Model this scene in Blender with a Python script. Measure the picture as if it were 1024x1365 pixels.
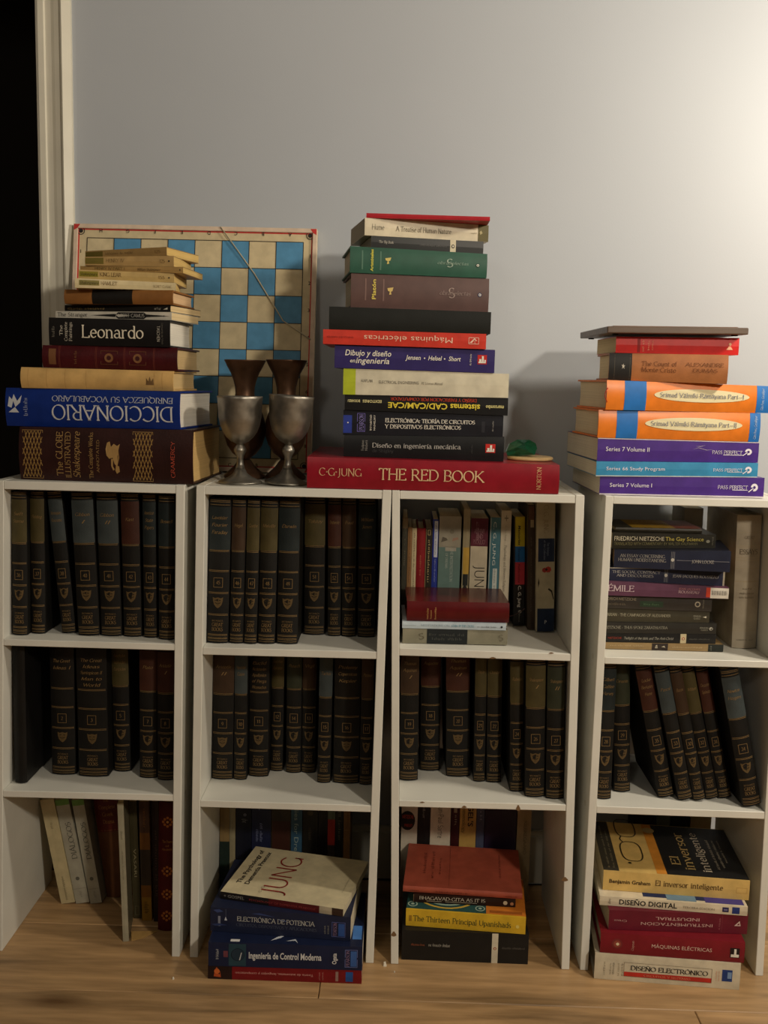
import bpy, math, random
import numpy as np
from mathutils import Matrix, Vector

for o in list(bpy.data.objects):
    bpy.data.objects.remove(o, do_unlink=True)
SC = bpy.context.scene
COL = SC.collection
random.seed(7)

# ------------------------------------------------------------------ camera
FPX = 1320.0                       # focal length in pixels of the 1024 x 1365 frame
PITCH, YAW, ROLL = math.atan(175 / 1320.0), math.radians(0.85), 0.0239
HC = 0.971                         # camera height (m)
Fv = np.array([-math.sin(YAW) * math.cos(PITCH), math.cos(YAW) * math.cos(PITCH), -math.sin(PITCH)])
R0 = np.array([math.cos(YAW), math.sin(YAW), 0.0])
U0 = np.cross(R0, Fv)
Rv = math.cos(ROLL) * R0 + math.sin(ROLL) * U0
Uv = -math.sin(ROLL) * R0 + math.cos(ROLL) * U0
cd = bpy.data.cameras.new('camera')
cam = bpy.data.objects.new('camera', cd)
COL.objects.link(cam)
m = Matrix(((Rv[0], Uv[0], -Fv[0], 0), (Rv[1], Uv[1], -Fv[1], 0), (Rv[2], Uv[2], -Fv[2], HC), (0, 0, 0, 1)))
cam.matrix_world = m
cd.sensor_fit = 'VERTICAL'
cd.sensor_height = 36.0
cd.lens = 36.0 * FPX / 1365.0
cd.clip_start = 0.02
SC.camera = cam

# ------------------------------------------------------------------ world, lamps, exposure
w = bpy.data.worlds.new('world')
SC.world = w
w.use_nodes = True
w.node_tree.nodes['Background'].inputs[0].default_value = (1.0, 0.85, 0.65, 1)
w.node_tree.nodes['Background'].inputs[1].default_value = 0.012
def lamp(name, loc, power, radius, color):
    d = bpy.data.lights.new(name, 'POINT')
    d.energy = power
    d.shadow_soft_size = radius
    d.color = color
    o = bpy.data.objects.new(name, d)
    o.location = loc
    COL.objects.link(o)
    return o
lamp('room_lamp_light', (1.25, -0.50, 1.72), 88.0, 0.08, (1.0, 0.88, 0.71))
lamp('side_lamp_light', (1.02, 1.24, 1.50), 30.0, 0.06, (1.0, 0.88, 0.71))
lamp('added_fill_light', (-0.60, -0.90, 1.90), 13.0, 0.15, (1.0, 0.89, 0.73))  # no lamp of the room: added fill that lifts left-facing page ends
SC.view_settings.view_transform = 'Standard'
SC.view_settings.look = 'None'
SC.view_settings.gamma = 1.0
SC.view_settings.use_curve_mapping = False
SC.view_settings.exposure = 0.1

# ------------------------------------------------------------------ pixel rays -> points (authoring helper)
def ray(x, y):
    return Fv + Rv * (x - 512) / FPX + Uv * (682.5 - y) / FPX
def at(x, y, Y):
    d = ray(x, y)
    return d * (Y / d[1]) + np.array([0, 0, HC])
def flr(x, y, z=0.0):
    d = ray(x, y)
    return d * ((z - HC) / d[2]) + np.array([0, 0, HC])
REG = {'A': (0, 290, .2832), 'B': (0, 440, .29297), 'C': (240, 290, .27094), 'D': (420, 270, .25391), 'E': (400, 440, .35156),
       'G': (740, 420, .27734), 'H': (0, 1040, .27344), 'I': (255, 1040, .26855), 'J': (510, 640, .27344), 'K': (510, 1050, .27344),
       'L': (780, 640, .23828), 'M': (770, 1060, .24805), 'N': (530, 670, .15625), 'O': (640, 660, .14644),
       'a': (0, 630, .27344), 'b': (0, 840, .27344), 'c': (255, 630, .26855), 'd': (255, 850, .26855), 'e': (510, 850, .27344),
       'f': (780, 860, .23828), 'P': (0, 0, 1.0)}
def px(reg, x, y):
    r = REG[reg]
    return (r[0] + x * r[2], r[1] + y * r[2])

# ------------------------------------------------------------------ materials
def lin(c):
    return tuple(((v / 255.0) / 12.92 if v / 255.0 <= .04045 else ((v / 255.0 + .055) / 1.055) ** 2.4) for v in c)
_mats = {}
def mat(c, rough=.5, kind='plain', name=None, metal=0.0):
    key = (tuple(c), rough, kind, metal)
    if key in _mats:
        return _mats[key]
    mt = bpy.data.materials.new(name or kind)
    mt.use_nodes = True
    nt = mt.node_tree
    N, Lk = nt.nodes, nt.links
    b = N['Principled BSDF']
    L3 = lin(c)
    b.inputs['Roughness'].default_value = rough
    b.inputs['Metallic'].default_value = metal
    b.inputs['Base Color'].default_value = (*L3, 1)
    tc = N.new('ShaderNodeTexCoord')
    def noise(scale, detail=4.0, vec=None, stretch=None):
        n = N.new('ShaderNodeTexNoise')
        n.inputs['Scale'].default_value = scale
        n.inputs['Detail'].default_value = detail
        src = tc.outputs['Object']
        if stretch:
            mp = N.new('ShaderNodeMapping')
            mp.inputs['Scale'].default_value = stretch
            Lk.new(src, mp.inputs[0])
            src = mp.outputs[0]
        Lk.new(src, n.inputs['Vector'])
        return n
    def vary(fac, c0, c1, p0=.3, p1=.7):
        r = N.new('ShaderNodeValToRGB')
        r.color_ramp.elements[0].position = p0
        r.color_ramp.elements[1].position = p1
        r.color_ramp.elements[0].color = (*c0, 1)
        r.color_ramp.elements[1].color = (*c1, 1)
        Lk.new(fac, r.inputs[0])
        return r
    def bump(h, strength, dist=.001):
        bp = N.new('ShaderNodeBump')
        bp.inputs['Strength'].default_value = strength
        bp.inputs['Distance'].default_value = dist
        Lk.new(h, bp.inputs['Height'])
        Lk.new(bp.outputs[0], b.inputs['Normal'])
    sc = lambda k: tuple(min(1, v * k) for v in L3)
    if kind in ('card', 'cloth', 'worn', 'plain'):
        b.inputs['Specular IOR Level'].default_value = .25
    if kind == 'card':          # printed paper or coated card, slightly rubbed
        n = noise(45, 5)
        r = vary(n.outputs[0], sc(.86), sc(1.1))
        Lk.new(r.outputs[0], b.inputs['Base Color'])
    elif kind == 'cloth':
        n = noise(700, 2)
        n2 = noise(30, 4)
        r = vary(n2.outputs[0], sc(.82), sc(1.15))
        Lk.new(r.outputs[0], b.inputs['Base Color'])
        bump(n.outputs[0], .25, .0006)
    elif kind == 'leather':
        b.inputs['Specular IOR Level'].default_value = .22
        n = noise(260, 4)
        n2 = noise(22, 4)
        r = vary(n2.outputs[0], sc(.75), sc(1.25))
        Lk.new(r.outputs[0], b.inputs['Base Color'])
        bump(n.outputs[0], .3, .0008)
    elif kind == 'pages':       # the edges of many sheets
        n = noise(1.0, 3, stretch=(4, 4, 900))
        n2 = noise(14, 3)
        r = vary(n.outputs[0], sc(.84), sc(1.08))
        mx = N.new('ShaderNodeMixRGB')
        mx.blend_type = 'MULTIPLY'
        mx.inputs[0].default_value = .2
        Lk.new(r.outputs[0], mx.inputs[1])
        r2 = vary(n2.outputs[0], (.6, .52, .4), (1, 1, 1))
        Lk.new(r2.outputs[0], mx.inputs[2])
        Lk.new(mx.outputs[0], b.inputs['Base Color'])
        bump(n.outputs[0], .3, .0005)
    elif kind == 'paint':       # white laminate of the bookcases
        n = noise(9, 5)
        r = vary(n.outputs[0], sc(.9), sc(1.04))
        Lk.new(r.outputs[0], b.inputs['Base Color'])
    elif kind == 'wall':
        n = noise(260, 3)
        n2 = noise(1.6, 3)
        r = vary(n2.outputs[0], sc(.96), sc(1.03))
        Lk.new(r.outputs[0], b.inputs['Base Color'])
        bump(n.outputs[0], .12, .0008)
    elif kind == 'plank':
        oi = N.new('ShaderNodeObjectInfo')
        mp = N.new('ShaderNodeMapping')
        mp.inputs['Scale'].default_value = (1.6, 15, 15)
        cb = N.new('ShaderNodeCombineXYZ')
        ml = N.new('ShaderNodeMath'); ml.operation = 'MULTIPLY'; ml.inputs[1].default_value = 37.0
        Lk.new(oi.outputs['Random'], ml.inputs[0])
        Lk.new(ml.outputs[0], cb.inputs[0]); Lk.new(ml.outputs[0], cb.inputs[1])
        Lk.new(cb.outputs[0], mp.inputs['Location'])
        Lk.new(tc.outputs['Object'], mp.inputs[0])
        n = N.new('ShaderNodeTexNoise')
        n.inputs['Scale'].default_value = 1.7; n.inputs['Detail'].default_value = 7; n.inputs['Distortion'].default_value = .8
        Lk.new(mp.outputs[0], n.inputs['Vector'])
        r = N.new('ShaderNodeValToRGB')
        e = r.color_ramp.elements
        e[0].position = .28; e[0].color = (*sc(.5), 1)
        e[1].position = .75; e[1].color = (*sc(1.15), 1)
        k = e.new(.47); k.color = (*sc(.9), 1)
        Lk.new(n.outputs[0], r.inputs[0])
        vo = N.new('ShaderNodeTexVoronoi')
        vo.inputs['Scale'].default_value = 1.0
        mp2 = N.new('ShaderNodeMapping')
        mp2.inputs['Scale'].default_value = (2.6, 9, 1)
        Lk.new(cb.outputs[0], mp2.inputs['Location'])
        Lk.new(tc.outputs['Object'], mp2.inputs[0])
        Lk.new(mp2.outputs[0], vo.inputs['Vector'])
        kr = vary(vo.outputs['Distance'], (.25, .18, .12), (1, 1, 1), .03, .17)
        km = N.new('ShaderNodeMixRGB'); km.blend_type = 'MULTIPLY'; km.inputs[0].default_value = .85
        Lk.new(r.outputs[0], km.inputs[1]); Lk.new(kr.outputs[0], km.inputs[2])
        r = km
        n3 = N.new('ShaderNodeTexNoise')
        n3.inputs['Scale'].default_value = 6; n3.inputs['Detail'].default_value = 6
        Lk.new(mp.outputs[0], n3.inputs['Vector'])
        r3 = vary(n3.outputs[0], (.72, .7, .66), (1.1, 1.1, 1.1), .35, .65)
        k3 = N.new('ShaderNodeMixRGB'); k3.blend_type = 'MULTIPLY'; k3.inputs[0].default_value = .7
        Lk.new(r.outputs[0], k3.inputs[1]); Lk.new(r3.outputs[0], k3.inputs[2])
        r = k3
        hs = N.new('ShaderNodeHueSaturation')
        mr = N.new('ShaderNodeMapRange')
        mr.inputs['To Min'].default_value = .85; mr.inputs['To Max'].default_value = 1.12
        Lk.new(oi.outputs['Random'], mr.inputs[0])
        Lk.new(mr.outputs[0], hs.inputs['Value'])
        Lk.new(r.outputs[0], hs.inputs['Color'])
        Lk.new(hs.outputs[0], b.inputs['Base Color'])
        bump(n.outputs[0], .1, .001)
    elif kind == 'metalwear':
        n = noise(40, 6)
        r = vary(n.outputs[0], sc(.6), sc(1.15))
        Lk.new(r.outputs[0], b.inputs['Base Color'])
        r2 = vary(n.outputs[0], (rough * .8,) * 3, (min(1, rough * 1.3),) * 3)
        Lk.new(r2.outputs[0], b.inputs['Roughness'])
    elif kind == 'wood':
        n = noise(4, 6, stretch=(3, 30, 30))
        r = vary(n.outputs[0], sc(.7), sc(1.15))
        Lk.new(r.outputs[0], b.inputs['Base Color'])
    elif kind == 'glass':
        b.inputs['Transmission Weight'].default_value = .75
        b.inputs['IOR'].default_value = 1.5
    elif kind == 'worn':        # faded cloth with darker rubbed blotches
        n = noise(35, 6)
        n2 = noise(600, 2)
        r = vary(n.outputs[0], sc(.84), sc(1.08), .35, .65)
        Lk.new(r.outputs[0], b.inputs['Base Color'])
        bump(n2.outputs[0], .2, .0006)
    _mats[key] = mt
    return mt
def ink(c):
    return mat(c, .55, 'plain', 'ink')
GOLD = lambda: mat((150, 112, 62), .45, 'plain', 'gilding')

# ------------------------------------------------------------------ objects
def obj(name, verts, faces, mt, parent=None, smooth=False):
    me = bpy.data.meshes.new(name)
    me.from_pydata([tuple(map(float, v)) for v in verts], [], faces)
    me.update()
    if smooth:
        me.polygons.foreach_set('use_smooth', [True] * len(me.polygons))
    if mt:
        me.materials.append(mt)
    o = bpy.data.objects.new(name, me)
    COL.objects.link(o)
    if parent:
        o.parent = parent
    return o
def empty(name, loc=(0, 0, 0), label=None, cat=None, group=None):
    o = bpy.data.objects.new(name, None)
    o.empty_display_size = .02
    COL.objects.link(o)
    o.location = loc
    tag(o, label, cat, group)
    return o
def tag(o, label=None, cat=None, group=None, kind=None):
    if label: o['label'] = label
    if cat: o['category'] = cat
    if group: o['group'] = group
    if kind: o['kind'] = kind
    return o
BOXF = [(0, 3, 2, 1), (4, 5, 6, 7), (0, 1, 5, 4), (1, 2, 6, 5), (2, 3, 7, 6), (3, 0, 4, 7)]
def boxv(x0, x1, y0, y1, z0, z1):
    return [(x0, y0, z0), (x1, y0, z0), (x1, y1, z0), (x0, y1, z0), (x0, y0, z1), (x1, y0, z1), (x1, y1, z1), (x0, y1, z1)]
def bevel(o, wd, seg=2):
    md = o.modifiers.new('bevel', 'BEVEL')
    md.width = wd
    md.segments = seg
    md.limit_method = 'ANGLE'
    return o
def lathe(name, prof, mt, parent=None, n=40):
    V, Fc = [], []
    for r, z in prof:
        for k in range(n):
            a = 2 * math.pi * k / n
            V.append((r * math.cos(a), r * math.sin(a), z))
    for i in range(len(prof) - 1):
        for k in range(n):
            k2 = (k + 1) % n
            Fc.append((i * n + k, i * n + k2, (i + 1) * n + k2, (i + 1) * n + k))
    for i, flip in ((0, True), (len(prof) - 1, False)):
        if prof[i][0] > 1e-5:
            f = [i * n + k for k in range(n)]
            Fc.append(tuple(reversed(f)) if flip else tuple(f))
    return obj(name, V, Fc, mt, parent, True)
def tube(name, pts, r, mt, parent=None, n=8):
    V, Fc = [], []
    P = [Vector(p) for p in pts]
    for i, p in enumerate(P):
        t = (P[min(i + 1, len(P) - 1)] - P[max(i - 1, 0)]).normalized()
        a = t.cross(Vector((0, 0, 1)))
        if a.length < 1e-3: a = t.cross(Vector((0, 1, 0)))
        a.normalize()
        c = t.cross(a)
        for k in range(n):
            q = 2 * math.pi * k / n
            V.append(p + a * (r * math.cos(q)) + c * (r * math.sin(q)))
    for i in range(len(P) - 1):
        for k in range(n):
            k2 = (k + 1) % n
            Fc.append((i * n + k, i * n + k2, (i + 1) * n + k2, (i + 1) * n + k))
    Fc += [tuple(range(n))[::-1], tuple((len(P) - 1) * n + k for k in range(n))]
    return obj(name, V, Fc, mt, parent, True)

# ------------------------------------------------------------------ lettering
# serif letters: single-line skeletons drawn with a broad pen, serifs added at stroke ends
def A_(cx, cy, rx, ry, a0, a1, n=12):
    return [(cx + rx * math.cos(math.radians(a0 + (a1 - a0) * i / n)), cy + ry * math.sin(math.radians(a0 + (a1 - a0) * i / n))) for i in range(n + 1)]
def L_(*p):
    return [(p[i], p[i + 1]) for i in range(0, len(p), 2)]
X = .66
GL = {
 'A': (.8, L_(0, 0, .4, 1), L_(.4, 1, .8, 0), L_(.14, .35, .66, .35)),
 'B': (.62, L_(.08, 0, .08, 1), [(.08, 1)] + A_(.3, .76, .26, .24, 90, -90) + [(.08, .52)], [(.08, .52)] + A_(.32, .26, .3, .26, 90, -90) + [(.08, 0)]),
 'C': (.76, A_(.43, .5, .41, .5, 45, 315, 18)),
 'D': (.78, L_(.08, 0, .08, 1), [(.08, 1)] + A_(.3, .5, .46, .5, 90, -90, 16) + [(.08, 0)]),
 'E': (.6, L_(.08, 0, .08, 1), L_(.08, 1, .56, 1), L_(.08, .52, .46, .52), L_(.08, 0, .6, 0)),
 'F': (.56, L_(.08, 0, .08, 1), L_(.08, 1, .56, 1), L_(.08, .52, .44, .52)),
 'G': (.82, A_(.43, .5, .41, .5, 48, 335, 18), L_(.78, .02, .78, .42)),
 'H': (.8, L_(.08, 0, .08, 1), L_(.72, 0, .72, 1), L_(.08, .52, .72, .52)),
 'I': (.22, L_(.11, 0, .11, 1)),
 'J': (.36, L_(.24, 1, .24, .12) + A_(.06, .1, .18, .3, 0, -100, 8)),
 'K': (.74, L_(.08, 0, .08, 1), L_(.66, 1, .1, .45), L_(.24, .58, .74, 0)),
 'L': (.58, L_(.08, 0, .08, 1), L_(.08, 0, .58, 0)),
 'M': (.94, L_(.08, 0, .1, 1), L_(.1, 1, .47, .05), L_(.47, .05, .84, 1), L_(.84, 1, .86, 0)),
 'N': (.8, L_(.08, 0, .08, 1), L_(.08, 1, .72, 0), L_(.72, 0, .72, 1)),
 'O': (.86, A_(.43, .5, .41, .5, 0, 360, 24)),
 'P': (.6, L_(.08, 0, .08, 1), [(.08, 1)] + A_(.3, .73, .28, .27, 90, -90) + [(.08, .46)]),
 'Q': (.86, A_(.43, .5, .41, .5, 0, 360, 24), L_(.45, .1, .86, -.2)),
 'R': (.7, L_(.08, 0, .08, 1), [(.08, 1)] + A_(.3, .74, .26, .26, 90, -90) + [(.08, .48)], L_(.3, .48, .7, 0)),
 'S': (.54, A_(.28, .74, .22, .26, 40, 240, 12) + A_(.27, .26, .24, .26, 70, -140, 14)),
 'T': (.7, L_(.35, 0, .35, 1), L_(.02, 1, .68, 1)),
 'U': (.78, L_(.08, 1, .08, .35) + A_(.39, .33, .31, .33, 180, 360, 12) + L_(.7, .35, .7, 1)),
 'V': (.78, L_(0, 1, .39, 0), L_(.39, 0, .78, 1)),
 'W': (1.1, L_(0, 1, .3, 0), L_(.3, 0, .55, 1), L_(.55, 1, .8, 0), L_(.8, 0, 1.1, 1)),
 'X': (.74, L_(.02, 1, .72, 0), L_(0, 0, .72, 1)),
 'Y': (.72, L_(0, 1, .36, .48), L_(.72, 1, .36, .48), L_(.36, .48, .36, 0)),
 'Z': (.66, L_(.04, 1, .62, 1), L_(.62, 1, .02, 0), L_(.02, 0, .64, 0)),
 'a': (.5, A_(.22, .44, .18, .22, 150, 0, 8) + L_(.4, .1, .48, 0), A_(.2, .18, .18, .18, 60, 300, 12) + [(.4, .12)]),
 'b': (.56, L_(.06, 1, .06, 0), A_(.28, .33, .24, .33, 150, -150, 14)),
 'c': (.48, A_(.27, .33, .25, .33, 45, 315, 14)),
 'd': (.56, L_(.5, 1, .5, 0), A_(.28, .33, .24, .33, 30, 330, 14)),
 'e': (.5, L_(.04, .36, .46, .36) + A_(.26, .33, .22, .33, 8, 320, 16)),
 'f': (.36, A_(.3, .8, .16, .2, 60, 180, 8) + L_(.14, .8, .14, 0), L_(0, X, .32, X)),
 'g': (.52, A_(.24, .42, .19, .24, 0, 360, 16), A_(.24, -.1, .22, .17, 0, 360, 16), L_(.38, .62, .52, .68), L_(.12, .22, .14, .06)),
 'h': (.58, L_(.08, 1, .08, 0), A_(.28, .42, .2, .24, 165, 0, 8) + L_(.48, .42, .48, 0)),
 'i': (.2, L_(.1, X, .1, 0), A_(.1, .88, .04, .04, 0, 360, 6)),
 'j': (.22, L_(.13, X, .13, -.1) + A_(0, -.1, .13, .18, 0, -90, 6), A_(.13, .88, .04, .04, 0, 360, 6)),
 'k': (.54, L_(.08, 1, .08, 0), L_(.46, X, .1, .3), L_(.2, .38, .52, 0)),
 'l': (.2, L_(.1, 1, .1, 0)),
 'm': (.86, L_(.08, X, .08, 0), A_(.26, .44, .18, .22, 165, 0, 8) + L_(.44, .44, .44, 0), A_(.61, .44, .17, .22, 165, 0, 8) + L_(.78, .44, .78, 0)),
 'n': (.58, L_(.08, X, .08, 0), A_(.28, .42, .2, .24, 165, 0, 8) + L_(.48, .42, .48, 0)),
 'o': (.54, A_(.27, .33, .25, .33, 0, 360, 18)),
 'p': (.56, L_(.06, X, .06, -.28), A_(.28, .33, .24, .33, 150, -150, 14)),
 'q': (.56, L_(.5, X, .5, -.28), A_(.28, .33, .24, .33, 30, 330, 14)),
 'r': (.4, L_(.08, X, .08, 0), A_(.28, .4, .2, .26, 165, 60, 6)),
 's': (.4, A_(.2, .49, .15, .17, 40, 240, 10) + A_(.19, .16, .17, .17, 70, -140, 10)),
 't': (.34, L_(.14, .86, .14, .14) + A_(.26, .12, .12, .12, 180, 300, 6), L_(0, X, .3, X)),
 'u': (.58, L_(.08, X, .08, .24) + A_(.28, .22, .2, .22, 180, 350, 8), L_(.48, X, .48, 0)),
 'v': (.52, L_(0, X, .26, 0), L_(.26, 0, .52, X)),
 'w': (.78, L_(0, X, .2, 0), L_(.2, 0, .39, X), L_(.39, X, .58, 0), L_(.58, 0, .78, X)),
 'x': (.5, L_(.02, X, .48, 0), L_(0, 0, .48, X)),
 'y': (.52, L_(0, X, .27, 0), L_(.52, X, .18, -.28)),
 'z': (.46, L_(.04, X, .42, X), L_(.42, X, .02, 0), L_(.02, 0, .44, 0)),
 '0': (.56, A_(.28, .5, .25, .5, 0, 360, 20)), '1': (.34, L_(.04, .82, .2, 1), L_(.2, 1, .2, 0)),
 '2': (.54, A_(.26, .74, .22, .26, 160, -30, 10) + L_(.03, 0, .52, 0)),
 '3': (.5, A_(.22, .76, .2, .24, 150, -80, 10), A_(.22, .26, .24, .26, 80, -150, 10)),
 '4': (.56, L_(.42, 0, .42, 1), L_(.42, 1, .02, .3), L_(.02, .3, .56, .3)),
 '5': (.5, L_(.46, 1, .12, 1), L_(.12, 1, .1, .56), [(.1, .56)] + A_(.22, .3, .25, .3, 100, -140, 12)),
 '6': (.54, A_(.48, .42, .44, .58, 100, 180, 8) + A_(.28, .3, .24, .3, 180, 520, 16)),
 '7': (.5, L_(.02, 1, .5, 1), L_(.5, 1, .18, 0)),
 '8': (.52, A_(.26, .76, .19, .24, 0, 360, 14), A_(.26, .26, .24, .26, 0, 360, 14)),
 '9': (.54, A_(.26, .7, .24, .3, 0, 360, 16), A_(.06, .58, .44, .58, -80, 0, 8)),
 '.': (.16, A_(.08, .05, .04, .05, 0, 360, 6)), ',': (.16, L_(.1, .08, .04, -.14)), '-': (.34, L_(.04, .33, .3, .33)), '\u2014': (.8, L_(0, .33, .8, .33)),
 ':': (.16, A_(.08, .08, .04, .05, 0, 360, 6), A_(.08, .56, .04, .05, 0, 360, 6)), '\u00b7': (.2, A_(.1, .5, .05, .05, 0, 360, 6)), ' ': (.3,), "'": (.12, L_(.07, 1, .05, .76)), '/': (.4, L_(0, 0, .4, 1)), '&': (.7, A_(.3, .78, .17, .22, -60, 240, 12) + L_(.2, .6, .68, 0), A_(.26, .24, .24, .26, 100, 340, 10) + L_(.6, .45, .62, .5)),
}
ACC = {'\u00c1': ('A', 'a'), '\u00c9': ('E', 'a'), '\u00cd': ('I', 'a'), '\u00d3': ('O', 'a'), '\u00da': ('U', 'a'), '\u00d1': ('N', 't'), '\u00e1': ('a', 'a'), '\u00e9': ('e', 'a'), '\u00ed': ('i', 'a'), '\u00f3': ('o', 'a'), '\u00fa': ('u', 'a'), '\u00f1': ('n', 't'), '\u0101': ('a', 'm'), '\u0100': ('A', 'm')}
def serif_text(s, thick=.12, thin=.045, serif=.09, slant=0.0, track=.1):
    """(verts2d, faces, width): cap height 1."""
    V, Fc, x0 = [], [], 0.0
    nib = math.radians(25)
    def seg(p, q):
        dx, dy = q[0] - p[0], q[1] - p[1]
        l = math.hypot(dx, dy)
        if l < 1e-6: return
        if l > .3:
            q_ = int(l / .2) + 1
            for k_ in range(q_):
                seg((p[0] + dx * k_ / q_, p[1] + dy * k_ / q_), (p[0] + dx * (k_ + 1) / q_, p[1] + dy * (k_ + 1) / q_))
            return
        wd = (thin + (thick - thin) * abs(math.sin(math.atan2(dy, dx) - nib))) / 2
        nx, ny = -dy / l * wd, dx / l * wd
        ex, ey = dx / l * wd * .25, dy / l * wd * .25
        i = len(V)
        for px_, py_ in ((p[0] - ex - nx, p[1] - ey - ny), (q[0] + ex - nx, q[1] + ey - ny), (q[0] + ex + nx, q[1] + ey + ny), (p[0] - ex + nx, p[1] - ey + ny)):
            V.append((x0 + px_ + slant * py_, py_))
        Fc.append((i, i + 1, i + 2, i + 3))
    for ch in s:
        base, mk = ACC.get(ch, (ch, None))
        g = GL.get(base) or GL['.']
        strokes = list(g[1:])
        if mk and base == 'i': strokes = strokes[:1]
        top = 1.0 if base.isupper() else X
        if mk == 'a': strokes.append(L_(g[0] / 2 - .04, top + .1, g[0] / 2 + .12, top + .28))
        if mk == 't': strokes.append(L_(g[0] / 2 - .2, top + .12, g[0] / 2 - .06, top + .22, g[0] / 2 + .06, top + .14, g[0] / 2 + .2, top + .24))
        if mk == 'm': strokes.append(L_(g[0] / 2 - .18, top + .16, g[0] / 2 + .18, top + .16))
        for st in strokes:
            for i in range(len(st) - 1):
                seg(st[i], st[i + 1])
            if serif and base.isalpha():
                for e, nb in ((st[0], st[1]), (st[-1], st[-2])):
                    vert = abs(e[1] - nb[1]) > abs(e[0] - nb[0]) * .8
                    if vert and min(abs(e[1] - k) for k in (0, X, 1.0, -.28)) < .01 and len(st) < 8 + 20 * base.islower():
                        l_ = serif * (.6 if e[1] == X or (base.islower() and e[1] == 1) else 1)
                        seg((e[0] - serif, e[1]), (e[0] + (serif if e[1] <= 0 or base.isupper() else .01), e[1]))
                    elif not vert and base in 'EFLTZz' and abs(e[0] - nb[0]) > .2 and e[0] not in (.08,):
                        dn = -.14 if e[1] > .9 else .14
                        seg((e[0], e[1]), (e[0], e[1] + dn))
        x0 += g[0] + track
    return V, Fc, max(x0 - track, .01)
_sans = {}
def sans_text(s, bold=0.0, slant=0.0):
    key = (s, bold, slant)
    if key in _sans: return _sans[key]
    c = bpy.data.curves.new('lettering', 'FONT')
    c.body = s
    c.size = 1.0
    c.resolution_u = 2
    c.offset = bold
    c.fill_mode = 'FRONT'
    o = bpy.data.objects.new('lettering', c)
    COL.objects.link(o)
    dg = bpy.context.evaluated_depsgraph_get()
    me = bpy.data.meshes.new_from_object(o.evaluated_get(dg))
    V = [(v.co.x, v.co.y) for v in me.vertices]
    Fc = [tuple(p.vertices) for p in me.polygons]
    bpy.data.objects.remove(o, do_unlink=True)
    bpy.data.curves.remove(c)
    bpy.data.meshes.remove(me)
    cap = .729
    xs = [v[0] for v in V] or [0, 1]
    a, b = min(xs), max(xs)
    V = [((x - a + slant * y) / cap, y / cap) for x, y in V]
    _sans[key] = (V, Fc, max((b - a) / cap, .01))
    return _sans[key]
def glyphs(s, font):
    if font == 's': return serif_text(s)
    if font == 'sb': return serif_text(s, .17, .06)
    if font == 'sl': return serif_text(s, .09, .045, .07)
    if font == 'si': return serif_text(s, .11, .05, .05, .22)
    if font == 'n': return serif_text(s, .085, .07, 0)          # thin sans
    if font == 'b': return sans_text(s)
    if font == 'bb': return sans_text(s, .022)
    if font == 'bi': return sans_text(s, .012, .2)
    raise ValueError(font)
def text_uv(s, u0, u1, v0, v1, font, rot):
    V, Fc, wd = blur_text(s) if s in UNREAD else glyphs(s, font)
    out = []
    for gx, gy in V:
        gx /= wd
        if rot == 0: out.append((u0 + gx * (u1 - u0), v0 + gy * (v1 - v0)))
        elif rot == 180: out.append((u1 - gx * (u1 - u0), v1 - gy * (v1 - v0)))
        elif rot == 90: out.append((u1 - gy * (u1 - u0), v0 + gx * (v1 - v0)))
        else: out.append((u0 + gy * (u1 - u0), v1 - gx * (v1 - v0)))
    return out, Fc

# ------------------------------------------------------------------ books
PAGE = (226, 212, 178)
UNREAD = {'WAR AND', 'PEACE', 'TOLSTOY', 'DANTE', 'READER', 'KENNEDY', 'ARENDT', 'BORGES', 'MARX', 'KANT', 'Tennyson', 'THE WATCHER', 'ABC', 'Frank', 'ANONYMOUS', 'The Arabian Nights', 'PENGUIN CLASSICS', 'Oxford',
          'THE WORKS OF', 'SAINT JOHN', 'MEISTER', 'THE COMPLETE TEXT', 'UPON LOVE AND ETHICS', 'WOLLSTONECRAFT', 'DOVER', 'COLLECTED', 'DREAMS', 'MEMORIES', 'ANIMA', 'COMMENTARIES', 'KRISHNA', 'ON LIVING', 'SERIES', 'SECOND EDITION', 'COLLECTED STORIES',
          'de', 'O7', 'The Divine', 'Tempest', 'AUTOR', 'SAVANT', 'RODEN', 'CARPENTER', '3a EDICION', 'ADDISON', 'WESLEY', 'GREAT_', 'PLATO', 'DIALOGUES', 'AND LETTERS', 'CLASSICS CLUB', 'HOPCROFT', 'MOTWANI', 'RASHID', '10a EDICION', '6a edicion', 'novena', '5a Edicion',
          'UN LIBRO DE CONSEJOS PRACTICOS', 'EDICION REVISADA Y ACTUALIZADA', 'PROLOGO DE WARREN', 'EL MEJOR LIBRO SOBRE INVERSION', 'QUE JAMAS SE HAYA ESCRITO', 'PRINCETON PAPERBACK', 'THE CLASSICS OF ART', 'The History of Western Art', 'Planet', 'Friedrich Nietzsche', 'Ecce Homo',
          'Modern Man', 'Man and Symbols', 'Psychological', 'The Portable Jung Anthology', 'MERCHANT OF VENICE', 'OBRAS', 'PLATON', 'Vintage', 'MORRIS', 'On the Genealogy of Morals', 'ECCE HOMO', 'SYNCHRONICITY', 'MODERN MAN IN SEARCH', 'Psychology of the Unconscious', 'The Psychology of the Transference'}
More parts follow.
